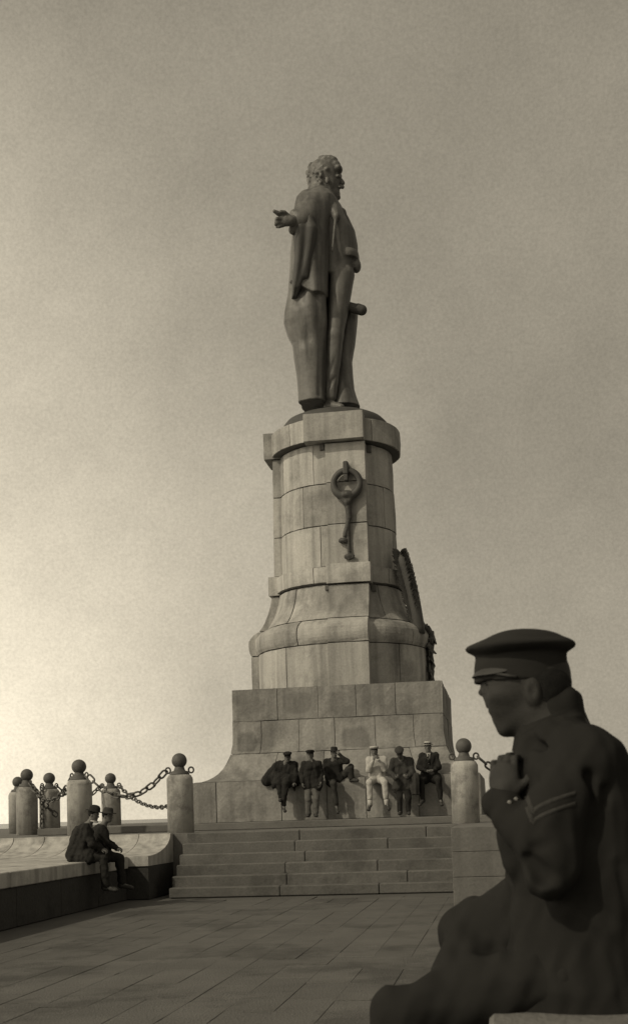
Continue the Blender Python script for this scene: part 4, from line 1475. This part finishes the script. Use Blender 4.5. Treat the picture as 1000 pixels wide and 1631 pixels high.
# tunic
tun = [
    (loft(prows(SYY, [(1152, 838, 922, .10, 0), (1168, 822, 955, .16, 0), (1188, 818, 982, .20, 0), (1225, 812, 1005, .225, 0), (1280, 806, 1030, .23, 0), (1340, 797, 1045, .23, 0), (1375, 800, 1050, .23, 0), (1420, 805, 1055, .23, 0),
                     (1480, 800, 1058, .24, 0), (1560, 796, 1062, .25, 0), (1602, 800, 1062, .24, 0)]), 2.3), .03),
    (cone(S(880, 1140), S(884, 1165), .082, .092), .03), (cone(S(826, 1192, -.02), S(850, 1180, 0), .022, .05), .02),
    (cone(S(904, 1120, 0), S(905, 1150), .022, .05), .02),
    (cone(S(928, 1216, -.18), S(882, 1290, -.235), .080, .074), .04), (cone(S(882, 1290, -.235), S(880, 1392, -.26), .074, .068), .03), (cone(S(880, 1392, -.26), S(815, 1300, -.175), .066, .05), .03),
    (cone(S(815, 1300, -.175), S(806, 1284, -.155), .050, .052), .006), (cone(S(806, 1286, -.16), S(788, 1281, -.16), .03, .013), .02),
    (cone(S(922, 1216, .18), S(882, 1392, .25), .080, .066), .04), (cone(S(882, 1392, .25), S(818, 1306, .06), .064, .05), .03),
    (cone(S(815, 1330, -.10), S(822, 1370, -.1), .045, .05), .03), (cone(S(803, 1197), S(830, 1215), .012, .03), .02),
]
tun = [(c_[0], c_[1], '+') for c_ in tun]
tun.append((cone(S(860, 1118), S(850, 1172), .068, .062), .01, '-'))
for (a_, b_, r_) in [((868, 1352, -.335), (905, 1378, -.33), .014), ((860, 1372, -.33), (898, 1402, -.33), .016), ((850, 1350, -.30), (880, 1340, -.335), .010), ((862, 1395, -.31), (840, 1365, -.28), .012),
                     ((905, 1330, -.325), (878, 1318, -.33), .010), ((935, 1240, -.25), (952, 1330, -.235), .016), ((962, 1260, -.23), (970, 1360, -.235), .018),
                     ((930, 1440, -.235), (985, 1470, -.24), .018), ((915, 1470, -.24), (980, 1520, -.25), .018), ((860, 1450, -.235), (905, 1520, -.25), .014), ((985, 1380, -.235), (1020, 1480, -.23), .018),
                     ((845, 1420, -.23), (860, 1480, -.235), .012), ((820, 1215, -.2), (850, 1240, -.22), .010), ((840, 1180, -.12), (880, 1196, -.16), .010)]:
    tun.append((cone(S(*a_), S(*b_), r_, r_ * .45), .022, '-'))
tunic = sculpt('tunic', tun, 0.0068, 'navy', man, (.009, 20, .0035, 55), 9)
# standing collar
cvs, cfs = [], []
for lay, (ro, top) in enumerate(((0, 0), (0, -1), (.016, -1), (.016, 0))):
    for i in range(28):
        a_ = 2 * pi * i / 28
        ex, ez = 868 + 44 * cos(a_), 1148 - 20 * cos(a_)
        cvs.append(S(ex + (6 if top else 0), ez + (28 if top == 0 else -8), (.082 + ro) * sin(a_)) + V(ro * cos(a_), 0, 0))
for l_ in range(4):
    for i in range(28):
        i2 = (i + 1) % 28
        m2_ = (l_ + 1) % 4
        cfs.append((l_ * 28 + i, l_ * 28 + i2, m2_ * 28 + i2, m2_ * 28 + i))
cme = keep(link('collar', mesh('collar', cvs, cfs, True), 'navy'), man)
# trousers and long coat skirt over the lap
tr = [
    (cone(S(925, 1550), S(915, 1565, -.11), .13, .125), .04), (cone(S(915, 1560, -.11), S(640, 1616, -.14), .118, .078), .04), (cone(S(640, 1616, -.14), S(648, 1830, -.12), .074, .06), .03),
    (cone(S(915, 1540, .08), S(752, 1494, .12), .125, .082), .05), (cone(S(752, 1494, .12), S(748, 1720, .16), .080, .06), .03), (cone(S(830, 1475, .05), S(770, 1480, .1), .12, .07), .05),
    (cone(S(760, 1530, 0), S(730, 1580, -.05), .08, .07), .06),
]
sculpt('trousers', [(c_[0], c_[1], '+') for c_ in tr], 0.0085, 'navy', man, (.011, 18, .004, 45), 12)
for a_, b_, d_ in (((648, 1840), (590, 1893), -.13), ((747, 1715), (680, 1765), .17)):
    sculpt('boot', [(cone(S(a_[0], a_[1], d_), S(a_[0] + 4, b_[1] - 12, d_), .055, .045), .02, '+'), (cone(S(a_[0] + 4, b_[1] - 5, d_), S(*b_, d_), .046, .036), .02, '+')], 0.009, 'leather', man)

# two-bar chevron on the near sleeve and the brass buttons, laid on the cloth
dg = bpy.context.evaluated_depsgraph_get()
bv = BVHTree.FromPolygons([v.co for v in tunic.data.vertices], [p_.vertices for p_ in tunic.data.polygons])


def on_cloth(x, y):
    a_ = Vector(at(x, y, 2.6))
    d = (Vector(at(x, y, 3.6)) - a_).normalized()
    h_ = bv.ray_cast(a_, d)
    return h_[0], h_[1]


def ribbon(name, path, wid, mat):
    vs, fs = [], []
    rows = []
    for i, (x, y) in enumerate(path):
        x2, y2 = path[min(i + 1, len(path) - 1)]
        x1, y1 = path[max(i - 1, 0)]
        n_ = np.array([-(y2 - y1), x2 - x1], float)
        n_ /= np.linalg.norm(n_)
        row = []
        for s_ in (-1, -.4, .4, 1):
            h_, nn = on_cloth(x + n_[0] * wid * s_, y + n_[1] * wid * s_)
            if h_ is None:
                row = None
                break
            row.append(tuple(h_ + Vector((0, -1, 0)) * (.003 if abs(s_) < .9 else .0005)))
        if row:
            rows.append(row)
    for r_ in rows:
        vs += r_
    for i in range(len(rows) - 1):
        for k in range(3):
            fs.append((i * 4 + k, i * 4 + k + 1, i * 4 + 5 + k, i * 4 + 4 + k))
    o = link(name, mesh(name, vs, fs, True), mat)
    return keep(o, man)


for dy in (0, 17):
    pa = [(838 + 10 * s_, 1268 + dy + 26 * s_) for s_ in np.linspace(0, 1, 8)] + [(848 + 68 * s_, 1294 + dy - 31 * s_ ** .62) for s_ in np.linspace(0, 1, 18)[1:]]
    ribbon('chevron_bar', pa, 3.4, 'braid')
for x_, y_ in ((811, 1278), (821, 1273)):
    h_, nn = on_cloth(x_, y_)
    if h_ is None:
        continue
    me = lathe_me('button', [(.002, -.002), (.0058, -.001), (.0055, .002), (.003, .0035)], 12)
    o = link('button', me, 'brass', man)
    o.location = h_ - man.location
    o.rotation_euler = (radians(90), 0, 0)
